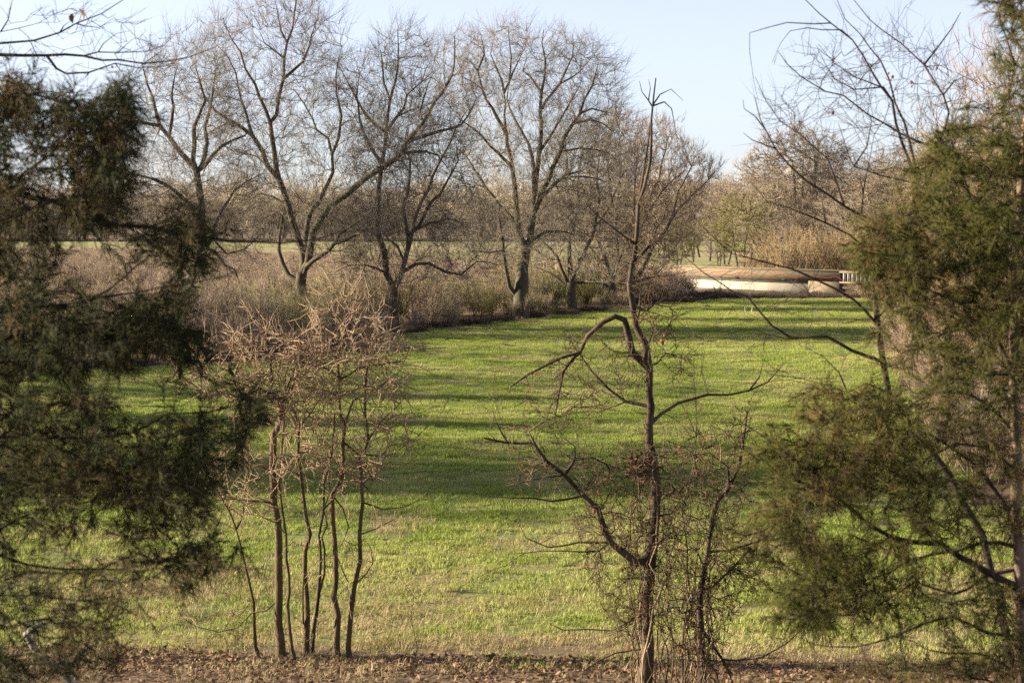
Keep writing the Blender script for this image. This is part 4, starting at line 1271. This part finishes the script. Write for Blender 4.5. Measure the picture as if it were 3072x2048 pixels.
cpoly = [([(1560, 1180), (1700, 1040), (1900, 920), (2060, 900), (2080, 1080), (1980, 1180), (1800, 1240), (1650, 1300)], 190),
         ([(1860, 700), (1930, 560), (1990, 650), (2010, 760), (1960, 900), (1880, 880)], 60),
         ([(1760, 1400), (1860, 1340), (2020, 1340), (2060, 1600), (1990, 1900), (1850, 1900), (1760, 1700), (1720, 1560)], 420),
         ([(1500, 1260), (1720, 1240), (1760, 1400), (1560, 1480)], 60)]
bare_tree('sapling', 'tall crooked vine-wrapped sapling standing alone right of centre with a U-bent lower limb', CS, DC, cpoly, thick=0.8, tip=0.0042, tw=(2, 0.26, 0.0046, 0.9, 0.0), whips=70, wl=0.8, wr=0.005, w_scale=1.42,
          bark='sap_bark_dark', twig='vine_dark', step=0.2, slopes=0.3, jit=0.16, bf=0.2, skip=0.1)
S2 = [(20, 9, [(2110, 2105), (2107, 2043), (2101, 1886), (2101, 1765), (2116, 1705), (2132, 1602), (2150, 1511), (2192, 1463), (2216, 1402), (2234, 1300), (2240, 1230)]),
      (7, 3, [(2122, 1665), (2198, 1650), (2283, 1614), (2398, 1584)]), (8, 3, [(2103, 1770), (2132, 1759), (2192, 1711), (2234, 1662), (2262, 1640)]),
      (8, 4, [(2103, 1890), (2119, 1910), (2168, 1977), (2204, 1983), (2289, 1971), (2367, 1922), (2405, 1890)], -0.2), (7, 4, [(2168, 1977), (2185, 2010), (2200, 2060)]),
      (5, 2, [(2200, 1450), (2180, 1400), (2140, 1370), (2100, 1360)]), (5, 2, [(2118, 1700), (2090, 1650), (2040, 1620), (2000, 1640)]), (5, 2, [(2102, 1830), (2060, 1800), (2010, 1800), (1985, 1780)])]
bare_tree('sapling', 'shorter vine-choked sapling beside the tall crooked one, hung with dead leaves', S2, 21.4,
          [([(1990, 1420), (2060, 1320), (2240, 1240), (2260, 1420), (2200, 1600), (2240, 1760), (2160, 1980), (2030, 2000), (1990, 1700)], 430), ([(2150, 1600), (2300, 1590), (2380, 1760), (2200, 1800)], 60)],
          thick=0.7, tip=0.0042, tw=(2, 0.26, 0.0046, 0.9, 0.0), whips=70, wl=0.8, wr=0.005, w_scale=1.42, bark='sap_bark_dark', twig='vine_dark', step=0.2, jit=0.16, bf=0.2, skip=0.1)
bare_tree('sapling', 'thread-thin upright sapling between the two vine-wrapped ones', [(8, 3, [(2048, 2095), (2050, 1946), (2065, 1765), (2059, 1644), (2053, 1493), (2083, 1372), (2086, 1240), (2086, 1100)]), (4, 2, [(2085, 1300), (2060, 1240), (2030, 1190)])], 21.6,
          [([(2030, 1500), (2060, 1080), (2120, 1100), (2110, 1500)], 50)], thick=0.5, tip=0.0025, tw=(2, 0.2, 0.0026, 0.9, 0.1), bark='sap_bark_dark', twig='vine_dark', step=0.2)

for nm, lab, x0, x1, yt, n, dd in (('climbing_vine', 'thin climbing vines clinging round the tall crooked sapling', 1890, 1995, 1250, 24, DC), ('climbing_vine', 'thin dark vines choking the shorter sapling', 2010, 2200, 1330, 26, 21.4)):
    v = empty(nm, (float(P((x0 + x1) / 2, 640, dd)[0]), dd, float(gz(0, dd))))
    tag(v, lab, 'vine')
    for k in range(n):
        x = rng.uniform(x0 - 10, x1 + 10); y = 2100; pts = [(x, y)]
        end = rng.uniform(yt, 1800); tx = rng.uniform(x0, x1)
        while y > end:
            y -= rng.uniform(25, 55); x += rng.normal(0, 11) + (tx - x) * 0.12
            pts.append((x, y))
        for j in range(rng.integers(2, 6)):     # the free end droops
            x += rng.normal(0, 22); y += rng.uniform(-12, 40); pts.append((x, y))
        pts = np.array(pts)
        dep = dd + rng.normal(0, 0.22) + np.cumsum(rng.normal(0, 0.03, len(pts)))
        s = smooth(P(pts[:, 0], pts[:, 1], dep), 0.1)
        s[0, 2] = gz(0, dd) - 0.02
        mb = MB().chain(s, np.linspace(rng.uniform(0.006, 0.011), 0.0035, len(s)), 4, False)
        if True: twigs(mb, s[4::4], unit(np.gradient(s, axis=0))[4::4], 1, 0.2, 0.0025, 0.9, -0.05)
        mb.build('vine_stem', M['vine_dark'] if k % 5 else M['vine'], v)


def leaf_mesh(c, n, size, spread, droop=True):
    mb = MB()
    for k in range(n):
        o = c + rng.normal(0, spread, 3)
        a = unit(np.array([rng.normal(0, .5), rng.normal(0, .5), -1.0 if droop else rng.normal(0, .5)]))
        b = unit(np.cross(a, rng.normal(0, 1, 3))); nn = np.cross(a, b)
        l = size * rng.uniform(0.7, 1.3); w = l * 0.32
        v = np.array([o, o + a * l * .35 + b * w + nn * w * .4, o + a * l * .35 - b * w + nn * w * .4, o + a * l * .7 + b * w * .7 + nn * w * .5, o + a * l * .7 - b * w * .7 + nn * w * .5, o + a * l - nn * w * 0.3, o + a * l * .35, o + a * l * .7 + nn * w * .1])
        mb.add(v, [[1, 3, 7, 6], [6, 7, 4, 2]], [[0, 1, 6], [0, 6, 2], [3, 5, 7], [7, 5, 4]])
    return mb


saps = [o for o in COL.objects if o.name.startswith('sapling') and o.parent is None]
tall = [o for o in saps if 'U-bent' in o['label']][0]
short = [o for o in saps if 'shorter vine' in o['label']][0]
for x, y, n, who in ((2041, 1934, 7, short), (2071, 1928, 6, short), (2077, 1856, 4, short), (2150, 1741, 7, short), (2246, 1662, 5, short), (2180, 1995, 8, short), (2186, 1847, 3, short),
                     (2005, 1880, 3, tall), (1799, 1469, 6, tall), (1781, 1523, 4, tall), (1878, 1692, 4, tall), (2116, 1324, 5, short), (1846, 1602, 3, tall), (2030, 1345, 3, tall), (1990, 1010, 4, tall), (1850, 1560, 3, tall)):
    leaf_mesh(P(x, y, DC - 0.1 if who is tall else 21.3), n, 0.075, 0.035).build('dead_leaf_cluster', M['dead_leaf'], who)
ol = leaf_mesh(P(1884, 1925, DC - 0.2), 1, 0.17, 0.0).build('dead_leaf', M['litter'], tall)
# leafy nest in the fork
nest = empty('leaf_nest', tuple(P(1916, 1398, DC - 0.12)))
tag(nest, 'dark ball of dead leaves and twigs lodged in the tall crooked sapling', 'nest')
leaf_mesh(P(1916, 1398, DC - 0.12), 90, 0.07, 0.07, False).build('leaves', M['nest'], nest)['kind'] = 'stuff'
mb = MB()
twigs(mb, P(1916, 1398, DC - 0.12) + rng.normal(0, 0.09, (60, 3)), unit(rng.normal(0, 1, (60, 3))), 2, 0.2, 0.003, 0.9, 0)
mb.build('twigs', M['sap_bark_dark'], nest)['kind'] = 'stuff'

# ------------------------------------------------------------------ pale saplings beyond the cedar at the right edge
pale_a = gen_tree('sapling', 9.5, 1.5, 170, tip=0.005, tw=(3, 0.7, 0.0055, 0.4, 0.9), r0=0.024, bark='pale', twig='pale', crown0=0.1, stems=2, lean=0.09)
pale_b = gen_tree('sapling', 9.0, 1.6, 150, tip=0.005, tw=(3, 0.7, 0.0055, 0.4, 0.9), r0=0.022, bark='pale', twig='pale', crown0=0.08, stems=3, lean=0.09)
for i, (px, d, s) in enumerate(((2840, 50, 1.0), (2880, 46, 1.1), (2915, 50, 1.3), (2955, 45, 1.25), (2990, 50, 1.4), (3035, 46, 1.3), (3075, 47, 1.35), (2770, 62, 0.95), (2710, 70, 0.85))):
    place(pale_a if i % 2 else pale_b, at(px, d, 0), i * 2.3, s, 'tall pale sunlit sapling among others behind the right-hand cedar', 'sapling', 'pale saplings behind the cedar')

# ------------------------------------------------------------------ near bare tree with arching branches at the right
NR = [(26, 14, [(3075, 2560), (3045, 2100), (3010, 1850), (2961, 1654), (2880, 1480), (2786, 1339), (2712, 1259), (2669, 1178), (2647, 1090), (2639, 1010), (2625, 900), (2624, 885)]),
      (9, 6, [(2626, 890), (2665, 842), (2710, 800), (2745, 720), (2752, 640), (2755, 555)], 0.1),
      (9, 3, [(2755, 560), (2730, 500), (2704, 434), (2672, 306), (2615, 223), (2560, 118), (2490, 75), (2417, 0), (2390, -40)], -0.1),
      (8, 3, [(2752, 560), (2740, 470), (2729, 421), (2690, 310), (2640, 185), (2580, 100), (2530, 60), (2515, 0)], 0.1),
      (9, 3, [(2756, 600), (2800, 480), (2844, 340), (2831, 287), (2774, 198), (2710, 140), (2640, 85), (2608, 57), (2557, 0), (2530, -30)], 0.2),
      (10, 4, [(2752, 720), (2685, 689), (2583, 644), (2481, 587), (2423, 542), (2328, 453), (2296, 395), (2283, 357), (2260, 290)], -0.1),
      (6, 2.5, [(2525, 612), (2500, 530), (2481, 472), (2400, 405), (2337, 364), (2300, 310), (2267, 233)]),
      (4, 2, [(2296, 395), (2262, 350), (2235, 330), (2226, 300)]), (4, 2, [(2305, 425), (2260, 420), (2222, 392)]),
      (7, 3, [(2840, 360), (2819, 440), (2760, 425), (2698, 402), (2608, 344), (2532, 293), (2474, 277), (2404, 230), (2334, 153), (2322, 190)], 0.0),
      (4, 1.5, [(2560, 118), (2520, 95), (2470, 92), (2420, 85), (2370, 95), (2340, 130), (2318, 188)]),
      (3.5, 1.5, [(2490, 78), (2440, 72), (2360, 65), (2300, 78), (2248, 100), (2246, 160), (2260, 240), (2275, 320)]),
      (6, 3, [(2754, 560), (2742, 549), (2646, 529), (2570, 495), (2550, 470), (2520, 380)]),
      (5, 2, [(2570, 495), (2600, 440), (2610, 360), (2590, 320)]),
      (8, 3, [(2690, 800), (2600, 745), (2551, 708), (2474, 670), (2372, 625), (2302, 609), (2251, 549)], -0.1),
      (5, 2, [(2474, 670), (2470, 620), (2462, 585)]), (5, 2, [(2584, 640), (2586, 580), (2605, 470), (2620, 400)]),
      (9, 3, [(2640, 1000), (2627, 970), (2557, 899), (2506, 868), (2423, 823), (2328, 791), (2200, 759), (2130, 705), (2080, 655)], -0.1),
      (10, 3, [(2646, 1092), (2560, 1050), (2478, 1013), (2376, 1013), (2317, 977), (2251, 900), (2200, 875), (2110, 820), (2060, 770), (2035, 690)], 0.1),
      (5, 2, [(2420, 1013), (2360, 1010), (2300, 1000), (2230, 1010)]), (5, 2, [(2660, 1150), (2600, 1150), (2540, 1172), (2470, 1150), (2390, 1130), (2300, 1120)], -0.15),
      (5, 2, [(2540, 1172), (2510, 1120), (2470, 1070), (2420, 1040)]), (6, 3, [(2774, 198), (2800, 160), (2850, 90), (2885, 35)]), (5, 2, [(2831, 287), (2870, 240), (2920, 220)]),
      (5, 2, [(2698, 290), (2650, 262), (2560, 270), (2500, 240), (2450, 140)]), (4, 2, [(2620, 250), (2560, 230), (2500, 190), (2455, 135)]),
      (6, 3, [(2640, 930), (2700, 880), (2705, 820), (2708, 740)])]
npoly = [([(2290, 420), (2340, 250), (2480, 120), (2640, 60), (2800, 120), (2920, 240), (2860, 420), (2760, 560), (2600, 600), (2450, 560)], 260), ([(2100, 760), (2260, 760), (2500, 880), (2640, 1000), (2560, 1160), (2300, 1120), (2180, 960)], 60)]
bare_tree('bare_tree', 'near bare tree at the right with long thin arching branches reaching over the bridge', NR, 12.5, npoly, thick=1.2, tip=0.0016, tw=(1, 0.4, 0.0017, 0.8, 0.2), bark='near_bark', twig='near_bark', step=0.12, slopes=0.2, jit=0.12, bf=0.3, skip=0.15, w_scale=1.25)
near_r = [o for o in COL.objects if o.get('label', '').startswith('near bare tree at the right')][0]
for x, y in ((2672, 221), (2740, 248), (2494, 330)):
    leaf_mesh(P(x, y, 12.4), 3, 0.035, 0.012).build('dead_leaf_cluster', M['dead_leaf'], near_r)


# ------------------------------------------------------------------ evergreens framing the view
def evergreen(name, label, limbs, d, polys, foliage, bark, thick, sl, sr, k, droop, step=0.1, dead=None, tip=0.0022, slopes=0.25, w_scale=1.0):
    ch = trace(limbs, d, slopes, step, w_scale, gy=True)
    root = empty(name, tuple(ch[0][0][0])); tag(root, label, 'tree')
    for i, (s, r) in enumerate(ch):
        MB().chain(s, r, 9 if i == 0 else 6).build('trunk' if i == 0 else 'bough', M[bark if i == 0 else 'near_bark'], root, True)
    sp, sd = seeds(ch, 0.08)
    pts = []; wt = []
    for poly, n, foli in polys:
        # clumped sampling
        n = max(6, int(n * 0.42)); nc = max(3, n // 6)
        cc = sample_poly(poly, nc)
        p2 = cc[rng.integers(0, nc, n)] + rng.normal(0, 34, (n, 2))
        n3 = n // 2
        p2[:n3] = sample_poly(poly, n3) + rng.normal(0, 30, (n3, 2))
        j = np.linalg.norm(sp[None, :, [0, 2]] - P(p2[:, 0], p2[:, 1], d)[:, None, [0, 2]], axis=2).argmin(1)
        dep = sp[j, 1] * 0.7 + d * 0.3 + rng.normal(0, 1, len(p2)) * thick
        pts.append(P(p2[:, 0], p2[:, 1], dep)); wt.append(np.full(len(p2), foli))
    pts = np.concatenate(pts); wt = np.concatenate(wt)
    mb = MB()
    NP, par, ND, ns = grow(sp, sd, pts, 0.3, 0.6)
    R = np.minimum(radii(NP, par, ns, tip, 2.4), 0.02)
    idx = np.arange(ns, len(NP))
    a, b = NP[par[idx]], NP[idx]
    le = np.linalg.norm(b - a, axis=1)[:, None]
    mid = (a + b) / 2 + rng.normal(0, 1, a.shape) * le * 0.08 - np.array([0, 0, 1]) * le * 0.06
    mb.segs(a, mid, np.where(par[idx] < ns, R[idx], R[par[idx]].clip(0, 0.02)) * 0.8, R[idx] * 0.8, 4)
    mb.segs(mid, b, R[idx] * 0.8, R[idx] * 0.7, 4)
    mb.build('branchlets', M['near_bark'], root)
    # which foliage weight belongs to which node
    order = np.array([np.abs(pts - q).sum(1).argmin() for q in NP[idx]])
    w = wt[order]
    fo = MB(); de = MB()
    thin = R[idx] < 0.012
    for (e0, e1) in ((a, mid), (mid, b)):
        ed = e1 - e0
        el = np.linalg.norm(ed, axis=1)
        reps = rng.poisson(k * w * np.minimum(el, 0.30) * thin)
        ii = np.repeat(np.arange(len(e0)), reps); m = len(ii)
        t = rng.uniform(0, 1, (m, 1))
        o = e0[ii] + ed[ii] * t
        fw = unit(ed[ii])
        pr = unit(np.cross(fw, rng.normal(0, 1, (m, 3))))
        d1 = unit(fw * rng.uniform(0.5, 1.3, (m, 1)) + pr * 0.75 + np.array([0, 0, -droop * 0.5]))
        ln = sl * rng.uniform(0.5, 1.35, (m, 1))
        p1 = o + d1 * ln * 0.55
        d2 = unit(d1 + fw * 0.3 + np.array([0, 0, -droop * 0.6]) + rng.normal(0, 0.2, (m, 3)))
        fo.segs(o, p1, sr, sr * 0.9, 3); fo.cones(p1, p1 + d2 * ln * 0.45, sr * 0.9, 3)
        d3 = unit(d1 + rng.normal(0, 0.45, (m, 3)))
        fo.cones(p1, p1 + d3 * ln * 0.4, sr * 0.8, 3)
    # tufts at the tips
    m = len(b) * 7
    ii = np.repeat(np.arange(len(b)), 7)
    kp = rng.uniform(0, 1, m) < w[ii]
    ii = ii[kp]; m = len(ii)
    d1 = unit(unit((b - a)[ii]) + rng.normal(0, 0.45, (m, 3)) + np.array([0, 0, -droop]))
    fo.cones(b[ii], b[ii] + d1 * sl * rng.uniform(0.7, 1.7, (m, 1)), sr, 3)
    fo.build('foliage', M[foliage], root)
    if dead:
        for (x, y, n, rad) in dead:
            c = P(x, y, d) + rng.normal(0, 1, (n, 3)) * rad
            de = MB()
            dr = unit(rng.normal(0, 0.8, (n, 3)) + np.array([0.5, 0, -0.2]))
            de.cones(c, c + dr * sl * 1.5, sr * 0.8, 3)
            tag(de.build('dead_spray', M['dead_spray'], root), 'dead orange-brown foliage tuft')
    return root


LB = [(110, 60, [(-260, 2900), (-250, 2200), (-240, 1500), (-232, 900), (-228, 400), (-220, -100), (-215, -500)]),
      (24, 5, [(-228, 480), (-120, 520), (0, 565), (90, 590), (166, 612), (268, 657), (440, 683), (612, 708), (766, 730), (846, 726), (942, 713), (1022, 694), (1100, 685)], -0.05),
      (16, 6, [(-230, 700), (-100, 640), (0, 570), (100, 500), (170, 440), (240, 390), (310, 320), (350, 285)], 0.1),
      (14, 5, [(-230, 420), (-120, 380), (0, 330), (80, 290), (170, 300), (260, 320)], -0.1),
      (18, 5, [(-235, 1020), (-60, 950), (60, 930), (160, 919), (255, 900), (332, 861), (415, 791), (466, 753)], 0.0),
      (9, 3, [(270, 897), (306, 887), (408, 880), (574, 852), (676, 823), (720, 800)], -0.1),
      (14, 4, [(-235, 1080), (0, 1010), (150, 1000), (300, 1000), (450, 1010), (560, 960), (610, 930)], 0.15),
      (18, 5, [(-238, 1340), (0, 1316), (120, 1314), (234, 1310), (409, 1298), (503, 1251), (620, 1230), (720, 1215), (775, 1225)], 0.05),
      (12, 4, [(-238, 1420), (0, 1400), (200, 1390), (380, 1400), (500, 1420), (600, 1400)], -0.15),
      (14, 4, [(-240, 1650), (0, 1585), (70, 1544), (160, 1520), (269, 1503), (380, 1520), (460, 1560)], 0.1),
      (12, 3, [(-240, 1640), (0, 1667), (82, 1696), (199, 1708), (374, 1702), (515, 1672), (620, 1640), (700, 1640)], -0.1),
      (9, 3, [(-240, 1800), (0, 1780), (120, 1790), (230, 1805), (330, 1790), (410, 1800)], 0.1),
      (10, 3, [(-245, 1950), (0, 1880), (100, 1860), (200, 1850), (310, 1870)], -0.1),
      (8, 3, [(-245, 2050), (0, 2000), (150, 1990), (300, 2010)], 0.1)]
LP = [([(-100, 250), (300, 300), (560, 640), (620, 1000), (760, 1220), (640, 1500), (480, 1700), (330, 1900), (-100, 2050)], 700, 0.7),
      ([(-150, 200), (20, 190), (60, 220), (100, 290), (60, 400), (70, 580), (-150, 580)], 420, 1.0),
      ([(90, 270), (200, 290), (260, 330), (240, 600), (70, 590), (70, 400)], 420, 0.55),
      ([(250, 330), (330, 275), (370, 262), (405, 330), (375, 420), (355, 560), (335, 625), (220, 640), (240, 470)], 520, 1.25),
      ([(-100, 600), (330, 620), (300, 660), (200, 700), (160, 760), (150, 900), (-100, 940)], 420, 0.75),
      ([(440, 650), (520, 600), (600, 620), (620, 700), (600, 790), (520, 830), (440, 760)], 170, 0.7),
      ([(-100, 940), (130, 910), (300, 940), (420, 890), (560, 850), (650, 960), (620, 1060), (400, 1100), (300, 1060), (200, 1110), (-100, 1110)], 760, 1.15),
      ([(-100, 1110), (200, 1110), (340, 1180), (350, 1300), (600, 1235), (750, 1200), (790, 1240), (720, 1340), (650, 1420), (560, 1500), (400, 1520), (200, 1500), (-100, 1500)], 1150, 1.1),
      ([(350, 1500), (560, 1480), (540, 1580), (440, 1620), (370, 1590)], 140, 0.9),
      ([(-100, 1500), (300, 1500), (300, 1580), (150, 1640), (-100, 1660)], 220, 0.5),
      ([(480, 1690), (600, 1635), (700, 1620), (715, 1660), (610, 1720), (590, 1790), (500, 1720)], 130, 0.9),
      ([(-100, 1660), (250, 1700), (420, 1700), (430, 1830), (330, 1880), (-100, 1850)], 240, 0.5),
      ([(-100, 1850), (280, 1850), (330, 1920), (300, 2060), (-100, 2060)], 330, 0.75)]
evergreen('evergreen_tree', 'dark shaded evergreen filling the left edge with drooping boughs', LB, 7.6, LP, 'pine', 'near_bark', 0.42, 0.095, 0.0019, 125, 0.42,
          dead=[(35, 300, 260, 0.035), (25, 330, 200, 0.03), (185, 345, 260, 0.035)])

RB = [(44, 18, [(3072, 2760), (3062, 2100), (3055, 1700), (3046, 1300), (3042, 900), (3062, 600), (3090, 200), (3115, -300), (3120, -600)]),
      (26, 6, [(3058, 1860), (3071, 1789), (2976, 1727), (2881, 1661), (2822, 1632), (2734, 1625), (2610, 1573), (2544, 1515), (2478, 1464), (2383, 1376), (2273, 1295), (2200, 1251)], -0.1),
      (14, 4, [(3052, 1660), (2940, 1625), (2880, 1655), (2800, 1665), (2720, 1690), (2600, 1740), (2480, 1770), (2380, 1790)], 0.15),
      (12, 3, [(3056, 1720), (2960, 1730), (2860, 1790), (2750, 1740), (2640, 1810), (2560, 1850), (2450, 1845), (2340, 1850)], -0.1),
      (12, 3, [(3058, 1900), (2960, 1900), (2860, 1850), (2780, 1870), (2690, 1905), (2560, 1940), (2440, 1930), (2350, 1890)], 0.1),
      (10, 3, [(3060, 2050), (2940, 1960), (2840, 1960), (2740, 1920), (2660, 1900)], -0.15),
      (10, 3, [(3060, 2100), (2960, 2040), (2860, 2020), (2720, 2010), (2560, 2020)], 0.2),
      (16, 4, [(3050, 1560), (2990, 1480), (2930, 1400), (2850, 1340), (2790, 1300), (2720, 1290), (2600, 1290), (2480, 1300), (2400, 1330)], 0.1),
      (12, 3, [(3046, 1400), (2960, 1340), (2860, 1330), (2780, 1380), (2680, 1480), (2600, 1460), (2520, 1430)], -0.15),
      (12, 3, [(3044, 1300), (2970, 1220), (2900, 1180), (2800, 1180), (2700, 1240), (2600, 1220), (2520, 1180), (2430, 1190)], 0.1),
      (16, 4, [(3042, 1100), (2980, 1000), (2900, 920), (2820, 880), (2740, 850), (2660, 820), (2600, 770), (2560, 720)], -0.1),
      (12, 4, [(3040, 1000), (2960, 860), (2880, 760), (2800, 690), (2720, 640)], 0.2),
      (14, 4, [(3035, 800), (2960, 700), (2900, 560), (2860, 440), (2840, 350)], 0.0),
      (12, 3, [(3032, 640), (2980, 520), (2930, 460), (2890, 400)], 0.2),
      (10, 3, [(3040, 950), (2900, 980), (2780, 1020), (2700, 1060)], 0.25),
      (10, 3, [(3042, 1150), (2920, 1120), (2820, 1080), (2720, 1100)], -0.2),
      (8, 3, [(3024, 300), (3050, 200), (3080, 120)], 0.1), (8, 3, [(3020, 150), (3000, 60), (2990, 20)], -0.1)]
RP = [([(2840, 360), (3120, 400), (3120, 2050), (2700, 2000), (2330, 1850), (2350, 1400), (2600, 1150), (2620, 760)], 1700, 0.75),
      ([(3005, -60), (3130, -60), (3130, 430), (2985, 420), (3000, 300), (3030, 250), (3000, 100)], 300, 0.9),
      ([(2835, 345), (2900, 370), (2985, 425), (3120, 430), (3120, 660), (2700, 640), (2790, 480)], 520, 1.0),
      ([(2700, 620), (3120, 640), (3120, 900), (2800, 890), (2680, 830), (2600, 690)], 760, 1.15),
      ([(2555, 715), (2640, 730), (2720, 800), (2760, 880), (2680, 900), (2620, 850), (2570, 790)], 200, 1.1),
      ([(2680, 880), (3120, 880), (3120, 1130), (2780, 1120), (2700, 1000)], 520, 0.85),
      ([(2740, 1120), (3120, 1120), (3120, 1320), (2800, 1320)], 260, 0.55),
      ([(2400, 1200), (2480, 1160), (2600, 1180), (2720, 1230), (2700, 1300), (2560, 1280), (2430, 1260)], 260, 0.9),
      ([(2270, 1330), (2400, 1290), (2560, 1290), (2720, 1290), (2800, 1320), (2760, 1470), (2600, 1500), (2440, 1500), (2300, 1440)], 600, 1.05),
      ([(2200, 1570), (2330, 1530), (2450, 1560), (2500, 1620), (2380, 1650), (2240, 1640)], 150, 0.8),
      ([(2370, 1640), (2500, 1610), (2640, 1650), (2700, 1760), (2600, 1860), (2420, 1880), (2300, 1830), (2360, 1730)], 560, 0.9),
      ([(2600, 1520), (3000, 1500), (3000, 1900), (2700, 1880)], 240, 0.3),
      ([(2450, 1990), (2700, 1960), (3000, 1900), (3120, 1900), (3120, 2060), (2460, 2060)], 220, 0.45)]
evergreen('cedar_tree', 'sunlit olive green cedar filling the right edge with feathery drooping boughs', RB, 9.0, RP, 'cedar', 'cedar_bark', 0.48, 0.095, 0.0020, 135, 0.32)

# ------------------------------------------------------------------ top left: near bare branches with dried leaves; broken grey limb below
TL = [(60, 30, [(-520, 2560), (-500, 1900), (-480, 1200), (-455, 500), (-440, 0), (-430, -400)]),
      (14, 3, [(-448, 200), (-300, 160), (-150, 140), (0, 131), (102, 121), (179, 96), (230, 67), (300, 38), (370, 0), (420, -40)]),
      (18, 3, [(-450, 300), (-300, 200), (-150, 172), (0, 167), (140, 167), (249, 167), (357, 185), (504, 188), (561, 175), (644, 140), (668, 128)]),
      (9, 2, [(142, 168), (172, 207), (198, 220), (274, 220), (344, 201), (415, 207), (500, 195), (540, 180)]),
      (5, 2, [(250, 166), (293, 156), (357, 153), (440, 150), (491, 137), (520, 110), (542, 86)]),
      (4, 1.5, [(293, 156), (310, 130), (350, 105), (395, 85)]), (4, 1.5, [(357, 153), (375, 135), (405, 112)]), (3, 1.5, [(300, 40), (330, 55), (350, 40)]),
      (6, 2, [(-445, 230), (-200, 190), (-60, 130), (0, 95), (60, 85), (120, 70), (160, 42), (210, 25)]), (5, 2, [(0, 95), (20, 60), (35, 20), (40, -20)]),
      (5, 2, [(179, 96), (190, 70), (215, 60)]), (5, 2, [(230, 67), (255, 80), (300, 80), (345, 45)]),
      (7, 2, [(-450, 320), (-200, 280), (64, 268), (191, 281), (255, 274), (332, 249), (395, 223)]), (4, 1.5, [(504, 188), (560, 170), (600, 132)]), (4, 1.5, [(430, 187), (470, 160), (500, 140)]),
      (4, 1.5, [(245, 222), (244, 245)]), (4, 1.5, [(344, 201), (360, 220), (400, 226)])]
tlp = [([(0, 20), (200, 20), (420, 60), (540, 120), (560, 180), (400, 240), (0, 230)], 60)]
tl = bare_tree('bare_tree', 'near bare branches at top left from a tree beyond the frame, with two dried leaves', TL, 11.5, tlp, thick=0.7, tip=0.0016, tw=(1, 0.22, 0.0017, 0.7, 0.2), bark='near_bark', twig='near_bark', step=0.12, slopes=0.12, jit=0.12, skip=0.3)
for x, y in ((216, 40), (236, 26)):
    leaf_mesh(P(x, y, 11.4), 1, 0.075, 0.0).build('dead_leaf', M['dead_leaf'], tl)
leaf_mesh(P(340, 198, 11.4), 2, 0.025, 0.004).build('dead_leaf', M['dead_leaf'], tl)
g0 = P(250, 2120, 8.3)
gl = np.concatenate([[np.array([g0[0] + 0.12, 8.6, gz(0, 8.6) - 0.05])], P([245, 210, 152, 105, 78, 94, 152], [2160, 2041, 1994, 1947, 1900, 1886, 1856], [8.4, 8.3, 8.25, 8.2, 8.2, 8.15, 8.1])])
s = smooth(gl, 0.06)
tag(MB().chain(s, np.linspace(0.034, 0.013, len(s)), 8).build('broken_limb', M['limb_grey'], None, True), 'crooked broken grey limb jutting up in the bottom left corner', 'limb')
